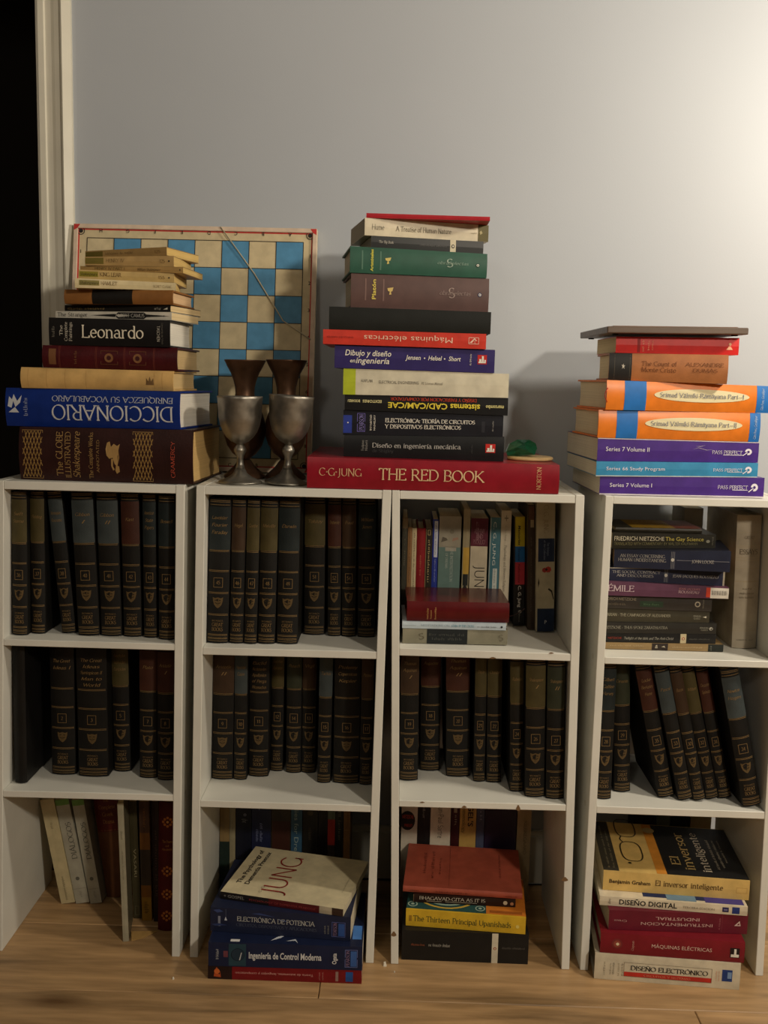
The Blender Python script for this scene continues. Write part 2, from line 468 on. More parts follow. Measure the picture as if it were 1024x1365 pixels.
def blur_text(s):
    """lettering too small or worn to be read in the photograph: rows of short uneven strokes instead of words"""
    rnd = random.Random(s)
    V, Fc, x = [], [], 0.0
    for ch in s:
        if ch == ' ':
            x += .4
            continue
        for k in range(rnd.choice((1, 2, 2))):
            h0, h1 = rnd.choice((0, 0, .1)), rnd.choice((.62, .66, .95))
            i = len(V)
            V += [(x, h0), (x + .1, h0), (x + .1, h1), (x, h1)]
            Fc.append((i, i + 1, i + 2, i + 3))
            if rnd.random() < .6:
                yb_ = rnd.choice((0, .3, .56))
                i = len(V)
                V += [(x, yb_), (x + .3, yb_), (x + .3, yb_ + .08), (x, yb_ + .08)]
                Fc.append((i, i + 1, i + 2, i + 3))
            x += .26
        x += .1
    return V, Fc, max(x, .1)
class Book:
    """local frame: x along the spine 0..L, y into the book 0..D (spine faces -y), z through the thickness; ends may differ in thickness."""
    def __init__(s, name, L, D, z0, z1, style='pb', color=(90, 90, 90), page=PAGE, label=None, cat='book', group=None, surf=None, rough=None, bulge=None):
        s.L, s.D, s.z0, s.z1 = L, D, z0, z1
        T = min(z0[1] - z0[0], z1[1] - z1[0])
        s.hb = style == 'hb'
        s.bulge = bulge if bulge is not None else (min(.0045, T * .16) if s.hb else .0006)
        s.root = empty(name, (0, 0, 0), label, cat, group)
        ct, ov = (.0026, .0035) if s.hb else (.0006, 0.0)
        ct = min(ct, T * .2)
        n = 8 if s.hb else 2
        surf = surf or ('cloth' if s.hb else 'card')
        rough = rough if rough is not None else (.55 if s.hb else .38)
        s.mt = mat(color, rough, surf, 'book_' + surf)
        sec = []
        for x, (zb, zt) in ((0, z0), (L, z1)):
            t = zt - zb
            outer = [(x, D, zb)] + [(x, -s.bulge * (1 - (2 * v - 1) ** 2), zb + t * v) for v in [i / n for i in range(n + 1)]] + [(x, D, zt)]
            inner = [(x, D, zt - ct)] + [(x, ct - s.bulge * .8 * (1 - (2 * v - 1) ** 2), zb + ct + (t - 2 * ct) * v) for v in [i / n for i in range(n, -1, -1)]] + [(x, D, zb + ct)]
            sec.append(outer + inner)
        k = len(sec[0])
        F2 = [(i, (i + 1) % k, k + (i + 1) % k, k + i) for i in range(k)]
        h = k // 2
        F2 += [(i, k - 1 - i, k - 2 - i, i + 1) for i in range(h - 1)]
        F2 += [(k + i, k + i + 1, 2 * k - 2 - i, 2 * k - 1 - i) for i in range(h - 1)]
        F2 = [tuple(reversed(f)) for f in F2]
        s.cover = obj('cover', sec[0] + sec[1], F2, s.mt, s.root, s.hb)
        if s.hb: s.cover.data.set_sharp_from_angle(angle=math.radians(40))
        e = .0003
        pv = []
        for x, (zb, zt) in ((ov + e, z0), (L - ov - e, z1)):
            a, b = zb + ct + e, zt - ct - e
            d1 = D - ov - e
            pv += [(x, ct + e, a), (x, d1, a), (x, d1 - (.003 if s.hb else 0), (a + b) / 2), (x, d1, b), (x, ct + e, b)]
        pf = [(0, 1, 2, 3, 4), (9, 8, 7, 6, 5), (0, 5, 6, 1), (1, 6, 7, 2), (2, 7, 8, 3), (3, 8, 9, 4), (4, 9, 5, 0)]
        s.pages = obj('page_block', pv, [tuple(reversed(f)) for f in pf], mat(page, .8, 'pages', 'page_edges'), s.root)
    def P(s, u, v, out=.0003, side='spine'):
        zb = s.z0[0] + (s.z1[0] - s.z0[0]) * u
        zt = s.z0[1] + (s.z1[1] - s.z0[1]) * u
        if side == 'top':
            return (u * s.L, v * s.D, zt + out)
        if side == 'bottom':
            return (u * s.L, v * s.D, zb - out)
        vv = min(max(v, 0), 1)
        if s.hb:
            q = vv * 8
            i = min(int(q), 7)
            f = lambda j: 1 - (2 * j / 8 - 1) ** 2
            bl = f(i) + (f(i + 1) - f(i)) * (q - i)
        else:
            bl = 1 - abs(2 * vv - 1)
        return (u * s.L, -s.bulge * bl - out, zb + (zt - zb) * v)
    def patch(s, u0, u1, v0, v1, c, name='colour_band', out=.00025, side='spine', mt=None):
        nv = 8 if (s.hb and side == 'spine') else 2
        vs = sorted({v0, v1} | {k / nv for k in range(1, nv) if v0 < k / nv < v1}) if side == 'spine' else [v0, v1]
        V = []
        for v in vs:
            V += [s.P(u0, v, out, side), s.P(u1, v, out, side)]
        Fc = [(2 * i, 2 * i + 1, 2 * i + 3, 2 * i + 2) for i in range(len(vs) - 1)]
        if side == 'bottom': Fc = [tuple(reversed(f)) for f in Fc]
        return obj(name, V, Fc, mt or mat(c, .5, 'card', 'print'), s.root, s.hb and side == 'spine')
    def lines(s, us, v0, v1, c, wd=.0006, name='gilt_rule', mt=None, out=.0003):
        V, Fc = [], []
        nv = 8 if s.hb else 2
        vs = [v0 + (v1 - v0) * k / nv for k in range(nv + 1)]
        for u in us:
            b = len(V)
            for v in vs:
                V += [s.P(u, v, out), s.P(u + wd / s.L, v, out)]
            Fc += [(b + 2 * i, b + 2 * i + 1, b + 2 * i + 3, b + 2 * i + 2) for i in range(len(vs) - 1)]
        return tag(obj(name, V, Fc, mt or ink(c), s.root), kind='stuff' if len(us) > 1 else None)
    def box(s, u0, u1, v0, v1, c, wd=.0007, name='printed_frame', mt=None, side='spine', out=.0004):
        if s.hb and side == 'spine': out += .0008
        V, Fc = [], []
        hu = wd / s.L
        hv = wd / (s.z0[1] - s.z0[0]) if side == 'spine' else wd / s.D
        for a, b, c0, d in ((u0, u1, v0, v0 + hv), (u0, u1, v1 - hv, v1), (u0, u0 + hu, v0, v1), (u1 - hu, u1, v0, v1)):
            i = len(V)
            V += [s.P(a, c0, out, side), s.P(b, c0, out, side), s.P(b, d, out, side), s.P(a, d, out, side)]
            Fc.append((i, i + 1, i + 2, i + 3))
        return obj(name, V, Fc, mt or ink(c), s.root)
    def text(s, t, u0, u1, v0, v1, c, font='b', rot=0, name='lettering', side='spine', out=.0005, mt=None):
        uv, Fc = text_uv(t, u0, u1, v0, v1, font, rot)
        if s.hb and side == 'spine': out += .0004
        V = [s.P(u, v, out, side) for u, v in uv]
        return obj(name, V, Fc, mt or ink(c), s.root)
    def poly(s, pts, c, name='emblem', side='spine', out=.0005, mt=None):
        V = [s.P(u, v, out, side) for u, v in pts]
        return obj(name, V, [tuple(range(len(V)))], mt or ink(c), s.root)
    def disc(s, u, v, r, c, name='emblem', side='spine', out=.0005, n=20, ru=1, rv=1):
        T = (s.z0[1] - s.z0[0]) if side == 'spine' else s.D
        return s.poly([(u + ru * r / s.L * math.cos(2 * math.pi * k / n), v + rv * r / T * math.sin(2 * math.pi * k / n)) for k in range(n)], c, name, side, out)
    def gfx(s, items):
        for it in items:
            k, a = it[0], it[1:]
            kw = a[-1] if isinstance(a[-1], dict) else {}
            a = a[:-1] if kw else a
            {'t': s.text, 'p': s.patch, 'x': s.box, 'd': s.disc, 'l': s.lines, 'o': s.poly}[k](*a, **kw)
        return s

class Pile:
    """books lying on one another seen from just above: each book's measured top line, the line below it is the top of the book under it."""
    def __init__(s, base):
        s.a, s.b = base, 0.0
    def put(s, reg, xl, xr, ytl, ytr, Y, D, name='book', back=None, side=None, yaw=0.0, gfx=(), **kw):
        pl, pr = px(reg, xl, ytl), px(reg, xr, ytr)
        rl, rr = ray(*pl), ray(*pr)
        kl, kr = rl[0] / rl[1], rr[0] / rr[1]
        if side == 'l':
            pb = px(reg, back, ytl)
            rb = ray(*pb)
            yaw = math.asin(max(-.5, min(.5, (kl * Y - rb[0] / rb[1] * (Y + D)) / D)))
        elif side == 'r':
            pb = px(reg, back, ytr)
            rb = ray(*pb)
            yaw = math.asin(max(-.5, min(.5, (kr * Y - rb[0] / rb[1] * (Y + D)) / D)))
        c, sn = math.cos(yaw), math.sin(yaw)
        if side == 'r':
            XR, YR = kr * Y, Y
            L = (XR - kl * Y) / (c - kl * sn)
            XL, YL = XR - L * c, YR - L * sn
        else:
            XL, YL = kl * Y, Y
            L = (kr * Y - XL) / (c - kr * sn)
            XR, YR = XL + L * c, YL + L * sn
        ztl, ztr = HC + rl[2] / rl[1] * YL, HC + rr[2] / rr[1] * YR
        zbl, zbr = s.a + s.b * XL + .0004, s.a + s.b * XR + .0004
        ztl, ztr = max(ztl, zbl + .006), max(ztr, zbr + .006)
        s.b = (ztr - ztl) / (XR - XL)
        s.a = ztl - s.b * XL
        b = Book(name, L, D, (0, ztl - zbl), (zbr - zbl, ztr - zbl), **kw)
        b.root.location = (XL, YL, zbl)
        b.root.rotation_euler = (0, 0, yaw)
        b.gfx(conv(gfx, xl, xr))
        return b
class FloorPile:
    """books piled low down, seen from above: both bottom corners of each spine give its place and turn."""
    def __init__(s, base):
        s.z = base
    def put(s, reg, xl, yl, xr, yr, ytl, ytr, D, name='book', gfx=(), T=None, **kw):
        a, b_ = flr(*px(reg, xl, yl), s.z), flr(*px(reg, xr, yr), s.z)
        d = b_ - a
        L, yaw = math.hypot(d[0], d[1]), math.atan2(d[1], d[0])
        tl = at(*px(reg, xl, ytl), a[1])[2] - s.z
        tr = at(*px(reg, xr, ytr), b_[1])[2] - s.z
        T = T or (tl + tr) / 2
        b = Book(name, L, D, (0, T), (0, T), **kw)
        b.root.location = (a[0], a[1], s.z + .0003)
        b.root.rotation_euler = (0, 0, yaw)
        b.gfx(conv(gfx, xl, xr))
        s.z += T + .0006
        return b
def upright(reg, xl, xr, yt, Y, zb, D, name='book', bl=None, br=None, yb=None, yaw=0.0, gfx=(), H=None, lim=None, **kw):
    """a standing book; xl, xr at its top (yt); bl, br at its foot (yb) when it leans or when the foot is seen. Y None: read it from the foot."""
    if Y is None:
        Y = flr(*px(reg, (bl + br) / 2, yb), zb)[1]
    t0, t1 = at(*px(reg, xl, yt), Y), at(*px(reg, xr, yt), Y)
    zt = (t0[2] + t1[2]) / 2
    if bl is None:
        lean, x0, x1 = 0.0, t0[0], t1[0]
    else:
        yb_ = yb if yb is not None else yt
        q0, q1 = at(*px(reg, bl, yb_), Y), at(*px(reg, br, yb_), Y)
        x0, x1 = q0[0], q1[0]
        lean = math.atan2((t0[0] + t1[0]) / 2 - (q0[0] + q1[0]) / 2, zt - (q0[2] + q1[2]) / 2)
    if lim:                     # keep clear of the panels and of the neighbour before it
        h_ = (H or zt - zb)
        tn = math.tan(lean)
        lo, hi = lim[0], lim[1]
        a0, a1 = x0, x1
        x0 = max(x0, lo(zb), lo(zb + h_) - tn * h_)
        x1 = min(x1, hi(zb), hi(zb + h_) - tn * h_)
        if x1 - x0 < (a1 - a0) * .8:
            sft = min((a1 - a0) * .8 - (x1 - x0), .012)
            x1 += sft
    T = (x1 - x0) * math.cos(lean)
    Hh = H or (zt - zb) / math.cos(lean)
    D = min(D, 1.834 - Y)
    b = Book(name, Hh, D, (0, T), (0, T), **kw)
    # spine axis x -> up, thickness z -> -X
    M = Matrix.Rotation(yaw, 4, 'Z') @ Matrix.Rotation(lean, 4, 'Y') @ Matrix.Rotation(-math.pi / 2, 4, 'Y')
    xc = (x0 + x1) / 2
    off = M @ Vector((0, 0, T / 2))
    lift = abs(math.sin(lean)) * T / 2
    b.root.matrix_world = Matrix.Translation(Vector((xc, Y, zb + lift + .0004)) - off) @ M
    b.gfx(gfx)
    b.lean, b.T, b.Y = lean, T, Y
    b.right = (x1, math.tan(lean), zb)
    return b
def conv(items, xl, xr):
    """graphics measured in crop pixels along the spine -> fractions of the spine (cover graphics are given as fractions already)"""
    f = lambda x: (x - xl) / (xr - xl)
    out = []
    for it in items:
        kw = it[-1] if isinstance(it[-1], dict) else {}
        if 'top' in it or kw.get('side') in ('top', 'bottom'):
            out.append(it)
        elif it[0] == 't':
            out.append((it[0], it[1], f(it[2]), f(it[3])) + tuple(it[4:]))
        elif it[0] in 'px':
            out.append((it[0], f(it[1]), f(it[2])) + tuple(it[3:]))
        elif it[0] == 'd':
            out.append((it[0], f(it[1])) + tuple(it[2:]))
        elif it[0] == 'l':
            out.append((it[0], [f(x) for x in it[1]]) + tuple(it[2:]))
        elif it[0] == 'o':
            out.append((it[0], [(f(x), v) for x, v in it[1]]) + tuple(it[2:]))
    return out

# ================================================================== the setting
WY = 1.85                                     # face of the back wall
WALL = mat((180, 186, 194), .6, 'wall', 'wall_paint')
TRIM = mat((226, 222, 206), .4, 'paint', 'trim_paint')
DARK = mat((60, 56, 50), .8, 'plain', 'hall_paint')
DX0, DX1 = -1.44, -.6655                       # doorway
def struct(name, boxes, mt, parent=None):
    V, Fc = [], []
    for bx in boxes:
        k = len(V)
        V += boxv(*bx)
        Fc += [tuple(i + k for i in f) for f in BOXF]
    o = obj(name, V, Fc, mt, parent)
    if not parent: o['kind'] = 'structure'
    return o
struct('wall_back', [(DX1 + .012, 1.75, WY, WY + .11, 0, 2.45), (-1.75, DX0, WY, WY + .11, 0, 2.45), (DX0, DX1 + .012, WY, WY + .11, 2.05, 2.45)], WALL)
FAR = mat((74, 72, 70), .8, 'wall', 'far_wall_paint')
struct('wall_right', [(1.75, 1.85, -1.7, WY + .11, 0, 2.45)], FAR)
struct('wall_left', [(-1.85, -1.75, -1.7, WY + .11, 0, 2.45)], FAR)
struct('wall_front', [(-1.85, 1.85, -1.8, -1.7, 0, 2.45)], FAR)
struct('ceiling', [(-1.85, 1.85, -1.8, WY + .11, 2.45, 2.55)], mat((104, 102, 98), .8, 'wall', 'ceiling_paint'))
# the unlit hall beyond the doorway
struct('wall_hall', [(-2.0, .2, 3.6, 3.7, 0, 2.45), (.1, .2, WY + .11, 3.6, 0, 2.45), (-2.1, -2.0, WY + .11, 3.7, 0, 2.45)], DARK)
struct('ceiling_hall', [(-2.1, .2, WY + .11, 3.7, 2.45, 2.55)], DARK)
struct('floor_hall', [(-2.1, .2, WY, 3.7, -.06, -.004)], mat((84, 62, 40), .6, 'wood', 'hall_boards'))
struct('baseboard_back', [(-.6, 1.75, WY - .013, WY, 0, .095), (-.6, 1.75, WY - .008, WY, .095, .105)], TRIM)
# door casing: stepped profile, running the height of the door
prof = [(-.655, 0), (-.655, .010), (-.650, .013), (-.640, .013), (-.638, .010), (-.628, .0095), (-.622, .012), (-.612, .014), (-.6085, .0195), (-.606, .0208), (-.595, .0085), (-.594, .006), (-.594, 0)]
V = [(x * 1.016, WY - d, z) for z in (0, 2.12) for x, d in prof]
n = len(prof)
trim = obj('trim_1', V, [(i, i + 1, n + i + 1, n + i) for i in range(n - 1)] + [tuple(range(n))[::-1], tuple(range(n, 2 * n))], TRIM)
trim['kind'] = 'structure'
struct('trim_2', [(DX1, DX1 + .012, WY, WY + .11, 0, 2.05)], TRIM)
# floor: laminate planks laid along the wall
fl = struct('floor', [(-1.75, 1.75, -1.7, WY, -.06, -.008)], mat((60, 45, 30), .8, 'plain', 'underlay'))
PW = .19
PLK = mat((186, 150, 106), .42, 'plank', 'laminate')
y = 1.451 + PW * 2
row = 0
jA, jB = flr(425.5, 1320)[0], flr(930, 1355)[0]
while y > -1.7:
    y1, y0 = min(y, WY), max(y - PW, -1.7)
    ang = {1: jA, 2: jB}.get(row, -1.2 + (row * .47) % 1.2)
    xs = [-1.75] + [ang + k * 1.28 for k in range(-3, 4) if -1.7 < ang + k * 1.28 < 1.7] + [1.75]
    for i in range(len(xs) - 1):
        g = .0006
        x0, x1 = xs[i] + g, xs[i + 1] - g
        a, b = y0 + g, y1 - g
        c = .0012
        Vp = [(x0, a, -.008), (x1, a, -.008), (x1, b, -.008), (x0, b, -.008), (x0, a, -c), (x1, a, -c), (x1, b, -c), (x0, b, -c), (x0 + c, a + c, 0), (x1 - c, a + c, 0), (x1 - c, b - c, 0), (x0 + c, b - c, 0)]
        cx, cy = (x0 + x1) / 2, (a + b) / 2
        Vp = [(p[0] - cx, p[1] - cy, p[2]) for p in Vp]
        o = obj('floor_plank', Vp, [(0, 3, 2, 1), (0, 1, 5, 4), (1, 2, 6, 5), (2, 3, 7, 6), (3, 0, 4, 7), (4, 5, 9, 8), (5, 6, 10, 9), (6, 7, 11, 10), (7, 4, 8, 11), (8, 9, 10, 11)], PLK, fl)
        o.location = (cx, cy, 0)
    y -= PW
    row += 1

# ================================================================== bookcases
UY, UD = 1.55, .24
SHELF = mat((222, 221, 212), .42, 'paint', 'white_laminate')
STK = mat((205, 200, 188), .5, 'plain', 'cover_sticker')
SZ, PX = {}, {}
def bookcase(i, label, top, sh1, sh2, P_top, P_bot):
    """top, sh1, sh2: (xl, y upper left, y lower left, xr, y upper right, y lower right) of the front edges;
    P_top / P_bot: x of left outer, left inner, right inner, right outer of the panel fronts, and their y."""
    T = [at(P_top[k], P_top[4], UY) for k in range(4)]
    Bq = [at(P_bot[k], P_bot[4], UY) for k in range(4)]
    zt, zb = np.mean([t[2] for t in T]), np.mean([b[2] for b in Bq])
    X_ = lambda k, z: T[k][0] + (Bq[k][0] - T[k][0]) * (zt - z) / (zt - zb)
    z_top = .8
    PX[i] = X_
    root = empty('bookcase', (0, 0, 0), label, 'bookcase', 'white open bookcases along the wall')
    for a, b in ((0, 1), (2, 3)):
        V = [(X_(a, 0), UY, 0), (X_(b, 0), UY, 0), (X_(b, 0), UY + UD, 0), (X_(a, 0), UY + UD, 0), (X_(a, z_top), UY, z_top), (X_(b, z_top), UY, z_top), (X_(b, z_top), UY + UD, z_top), (X_(a, z_top), UY + UD, z_top)]
        bevel(obj('side_panel', V, BOXF, SHELF, root), .0008, 1)
    zs = []
    for nm, r in (('top_board', top), ('shelf', sh1), ('shelf', sh2)):
        ul, ll, ur, lr = [at(r[k], r[j], UY)[2] for k, j in ((0, 1), (0, 2), (3, 4), (3, 5))]
        th = ((ul - ll) + (ur - lr)) / 2
        zu = (ul + ur) / 2
        if nm == 'top_board': ul = ur = zu = z_top - .0005
        dz = max(-.0008, min(.0008, (ur - ul) / 2))
        e = .0002
        xa0, xa1, xb0, xb1 = X_(1, zu - th) + e, X_(1, zu) + e, X_(2, zu - th) - e, X_(2, zu) - e
        yf = UY + .0006
        V = [(xa0, yf, zu - th - dz), (xb0, yf, zu - th + dz), (xb0, UY + UD, zu - th + dz), (xa0, UY + UD, zu - th - dz), (xa1, yf, zu - dz), (xb1, yf, zu + dz), (xb1, UY + UD, zu + dz), (xa1, UY + UD, zu - dz)]
        bevel(obj(nm, V, BOXF, SHELF, root), .0008, 1)
        zs.append((zu, dz, xa1, xb1))
    # round screw covers on the outer faces of the sides
    for k, sg in ((0, -1), (3, 1)):
        for zc in (z_top - .007, zs[1][0] - .007, zs[2][0] - .007):
            for yc in (UY + .03, UY + UD - .03):
                pts = [(X_(k, zc) + sg * .0004, yc + .005 * math.cos(q), zc + .005 * math.sin(q)) for q in [j * math.pi / 6 for j in range(12)]]
                obj('screw_cover', pts, [tuple(range(12))[::sg]], STK, root)
    SZ[i] = zs
    return root
def shelf_z(i, j, x):
    zu, dz, xa, xb = SZ[i][j]
    return zu + abs(dz) + .0004
bookcase(1, 'white open bookcase beside the dark doorway, first from the left', (6, 636.6, 648, 234, 644, 655), (5, 852, 861, 232, 858.5, 867), (3, 1054.6, 1064, 231, 1058.7, 1067), (-8, 5, 234.5, 246, 645), (-9, 3, 229, 239.4, 1271))
bookcase(2, 'white open bookcase under the goblets, second from the left', (273.4, 648.3, 660, 510, 656, 667), (269.8, 863, 873, 501.6, 869, 878.6), (266, 1067, 1076, 495, 1074, 1083), (261.7, 273.4, 510, 522, 651), (253, 263.6, 487.3, 497.8, 1286))
bookcase(3, 'white open bookcase with chipped shelf edges, third from the left', (533, 655, 666, 767.6, 660.3, 670.6), (532.4, 864, 875, 762, 872, 880.6), (530.5, 1067, 1076, 756, 1073, 1081), (522.6, 533, 767.6, 779.6, 656), (521, 531, 748.8, 759.4, 1284))
bookcase(4, 'white open bookcase at the right end of the row', (818, 664, 674, 1040, 669, 679), (806, 876, 885, 1032, 882, 891), (795.5, 1074.5, 1084.5, 1022, 1083, 1092), (807.4, 818, 1045, 1056, 663), (773.4, 784, 1007.7, 1018, 1293))
# dark chips along the shelf edges of the third bookcase
c3 = [o for o in bpy.data.objects if o.name.startswith('bookcase') and 'chipped' in o.get('label', '')][0]
CH = mat((120, 92, 62), .8, 'plain', 'bare_chipboard')
for (cx, cy, wd, hg) in ((657, 877, 4, 1.2), (735, 870.5, 3, 1), (691, 1077, 2.5, 4), (619, 1075.5, 3, 1.5), (563, 1069.5, 3, 1), (525, 1245, 3.2, 3.5), (753, 1172, 4, 3)):
    p = [at(cx + wd * math.cos(q) * (1 + .4 * math.sin(3 * q)), cy + hg * math.sin(q), UY) for q in [j * math.pi / 5 for j in range(10)]]
    obj('edge_chip', [(v[0], UY - .0002, v[2]) for v in p], [tuple(range(10))[::-1]], CH, c3)

# ================================================================== uniform dark volumes
TEAL, SLATE, OLIVE, BROWN, MAROON, GREEN, BLACK = (32, 39, 40), (58, 65, 66), (70, 62, 36), (58, 42, 29), (62, 34, 25), (46, 49, 36), (22, 20, 18)
GILT = mat((136, 110, 70), .5, 'plain', 'gilding')
DIM = mat((92, 74, 46), .5, 'plain', 'rubbed_gilding')
ORD = ['first', 'second', 'third', 'fourth', 'fifth', 'sixth', 'seventh', 'eighth', 'ninth']
CN = {TEAL: 'dark teal', SLATE: 'slate blue', OLIVE: 'olive', BROWN: 'brown', MAROON: 'reddish brown', GREEN: 'grey green', BLACK: 'black'}
CASE = {1: 'leftmost bookcase', 2: 'second bookcase', 3: 'third bookcase', 4: 'rightmost bookcase'}
def volume(reg, case, lev, k, num, lines, col, bl, br, yb, tl, tr, yt=110, gilt=True, prev=None):
    zb = shelf_z(case, lev, at(*px(reg, (bl + br) / 2, yb), UY)[0])
    e = .0007
    lo = lambda z: max(PX[case](1, z) + e, (prev.right[0] + prev.right[1] * (z - prev.right[2]) + e) if prev else -9)
    lim = (lo, lambda z: PX[case](2, z) - e)
    lab = 'dark leather volume, %s band, %s from left on %s shelf of %s' % (CN[col], ORD[k], 'upper' if lev == 1 else 'middle', CASE[case])
    b = upright(reg, tl, tr, yt, None, zb, .16, 'leather_volume', bl, br, yb, H=.2382 - (.002 if case == 4 else 0), lim=lim, style='hb', color=(19, 18, 16), page=(170, 155, 122), surf='leather', rough=.62, label=lab,
                group='matching dark leather volumes in the bookcases')
    g = GILT if gilt else DIM
    # coloured leather label, head and foot bands
    tl_ = b.patch(.648, .942, .0, 1.0, col, 'title_label', out=.0003, mt=mat(col, .5, 'leather', 'label_leather'))
    ru = [.955, .975, .985, .644, .636, .505, .497, .352, .344, .2, .192, .058, .05, .034, .026, .012]
    b.lines(ru, .04, .96, None, .0006, mt=g)
    n = len(lines)
    for j, t in enumerate(lines):
        c = .86 - (j - (n - 1) / 2) * .05 if n < 4 else .9 - j * .045
        c -= .04
        wv = min(.7, .11 * len(t))
        b.text(t, c - .011, c + .011, .5 - wv / 2, .5 + wv / 2, None, 'si', -90, 'title_lettering', mt=g, out=.0007).parent = tl_
    hv = min(.26, .0075 / b.T)
    nf_ = b.box(.388, .456, .5 - hv, .5 + hv, None, .0006, 'number_frame', mt=g)
    nv = .075 * len(num) * .02 / b.T
    b.text(num, .41, .434, .5 - nv, .5 + nv, None, 's', -90, 'volume_number', mt=g).parent = nf_
    # shield with a beaded head and a lower point
    sh = [(-.5, 1), (-.28, .84), (0, 1), (.28, .84), (.5, 1), (.46, .3), (.36, -.35), (.16, -.8), (0, -1), (-.16, -.8), (-.36, -.35), (-.46, .3)]
    hw = min(.3, .0085 / b.T)
    b.poly([(.281 + .038 * y_, .5 - x_ * 2 * hw) for x_, y_ in sh], None, 'shield_emblem', mt=DIM)
    V, Fc = [], []
    for (x0, y0, x1, y1) in ((-.3, .5, -.1, .55), (.1, .55, .3, .5), (-.28, .1, -.04, -.1), (.04, -.1, .28, .1), (-.06, -.6, .06, .35)):
        i = len(V)
        for xx, yy in ((x0, y0), (x1, y1), (x1, y1 - .16), (x0, y0 - .16)):
            V.append(b.P(.281 + .038 * yy, .5 - xx * 2 * hw, .0008))
        Fc.append((i, i + 1, i + 2, i + 3))
    obj('shield_emblem', V, Fc, mat((46, 36, 24), .5, 'plain', 'dark_leather'), b.root)
    wv = min(.36, .011 / b.T)
    b.text('BRITANNICA', .15, .161, .5 - wv * .8, .5 + wv * .8, None, 'n', -90, 'publisher_lettering', mt=g)
    b.text('GREAT', .117, .14, .5 - wv * .8, .5 + wv * .8, None, 's', -90, 'publisher_lettering', mt=g)
    b.text('BOOKS', .084, .107, .5 - wv * .8, .5 + wv * .8, None, 's', -90, 'publisher_lettering', mt=g)
    return b
def rowof(reg, case, lev, rows, yt=110):
    b = None
    for k, r in enumerate(rows):
        b = volume(reg, case, lev, k, r[0], r[1], r[2], *r[3:], yt=yt, prev=b)
rowof('a', 1, 1, [
    ('36', ['Swift', 'Sterne'], OLIVE, 32, 125, 790, 22, 120), ('37', ['Fielding'], OLIVE, 140, 222, 783, 133, 213),
    ('38', ['Montesquieu', 'Rousseau'], SLATE, 303, 372, 782, 230, 300), ('40', ['Gibbon', 'I'], SLATE, 383, 487, 793, 343, 455),
    ('41', ['Gibbon', 'II'], SLATE, 495, 595, 795, 468, 573), ('42', ['Kant'], MAROON, 605, 692, 798, 582, 682),
    ('43', ['American', 'State', 'Papers'], TEAL, 703, 768, 803, 690, 765), ('44', ['Boswell'], TEAL, 775, 855, 812, 768, 858)], 110)
rowof('c', 2, 1, [
    ('45', ['Lavoisier', 'Fourier', 'Faraday'], TEAL, 77, 183, 843, 90, 200), ('46', ['Hegel'], BROWN, 190, 258, 845, 203, 275), ('47', ['Goethe'], OLIVE, 262, 324, 848, 278, 345),
    ('48', ['Melville'], OLIVE, 330, 415, 847, 348, 432), ('49', ['Darwin'], TEAL, 424, 527, 848, 437, 542), ('51', ['Tolstoy'], OLIVE, 560, 660, 803, 565, 667),
    ('52', ['Dostoevsky'], MAROON, 677, 742, 810, 680, 745), ('54', ['Freud'], BROWN, 747, 815, 812, 748, 822), ('53', ['William', 'James'], TEAL, 826, 910, 815, 830, 918)], 150)
rowof('b', 1, 2, [
    ('2', ['The Great', 'Ideas I'], BLACK, 255, 370, 700, 245, 358), ('3', ['The Great', 'Ideas', 'Syntopicon II', 'Man to', 'World'], BLACK, 385, 530, 710, 370, 520),
    ('5', ['Aeschylus', 'Sophocles', 'Euripides'], OLIVE, 540, 638, 685, 525, 624), ('7', ['Plato'], MAROON, 682, 766, 717, 680, 765), ('8', ['Aristotle', 'I'], MAROON, 769, 850, 728, 767, 848)], 120)
rowof('d', 2, 2, [
    ('9', ['Aristotle', 'II'], BROWN, 97, 206, 700, 106, 212), ('10', ['Hippocrates', 'Galen'], SLATE, 211, 274, 703, 217, 280),
    ('11', ['Euclid', 'Archimedes', 'Apollonius', 'of Perga', 'Nicomachus'], BLACK, 283, 382, 686, 286, 390), ('12', ['Lucretius', 'Epictetus'], OLIVE, 390, 454, 660, 398, 462),
    ('14', ['Plutarch'], GREEN, 470, 544, 668, 476, 550), ('13', ['Virgil'], BROWN, 547, 615, 668, 553, 624), ('15', ['Tacitus'], SLATE, 625, 690, 718, 638, 704),
    ('16', ['Ptolemy', 'Copernicus', 'Kepler'], BLACK, 704, 832, 720, 712, 844), ('17', ['Plotinus'], BROWN, 834, 894, 728, 848, 908)], 120)
rowof('e', 3, 2, [
    ('19', ['Thomas', 'Aquinas', 'I'], BROWN, 77, 172, 692, 80, 182), ('18', ['Augustine'], MAROON, 183, 278, 645, 187, 286), ('20', ['Thomas', 'Aquinas', 'II'], MAROON, 310, 424, 675, 322, 414),
    ('21', ['Dante'], OLIVE, 443, 498, 700, 455, 508), ('22', ['Chaucer'], OLIVE, 500, 577, 703, 508, 582), ('24', ['Rabelais'], OLIVE, 620, 685, 748, 625, 688),
    ('26', ['Shakespeare', 'I'], OLIVE, 690, 789, 774, 698, 796), ('27', ['Shakespeare', 'II'], GREEN, 796, 888, 783, 806, 897)], 125)
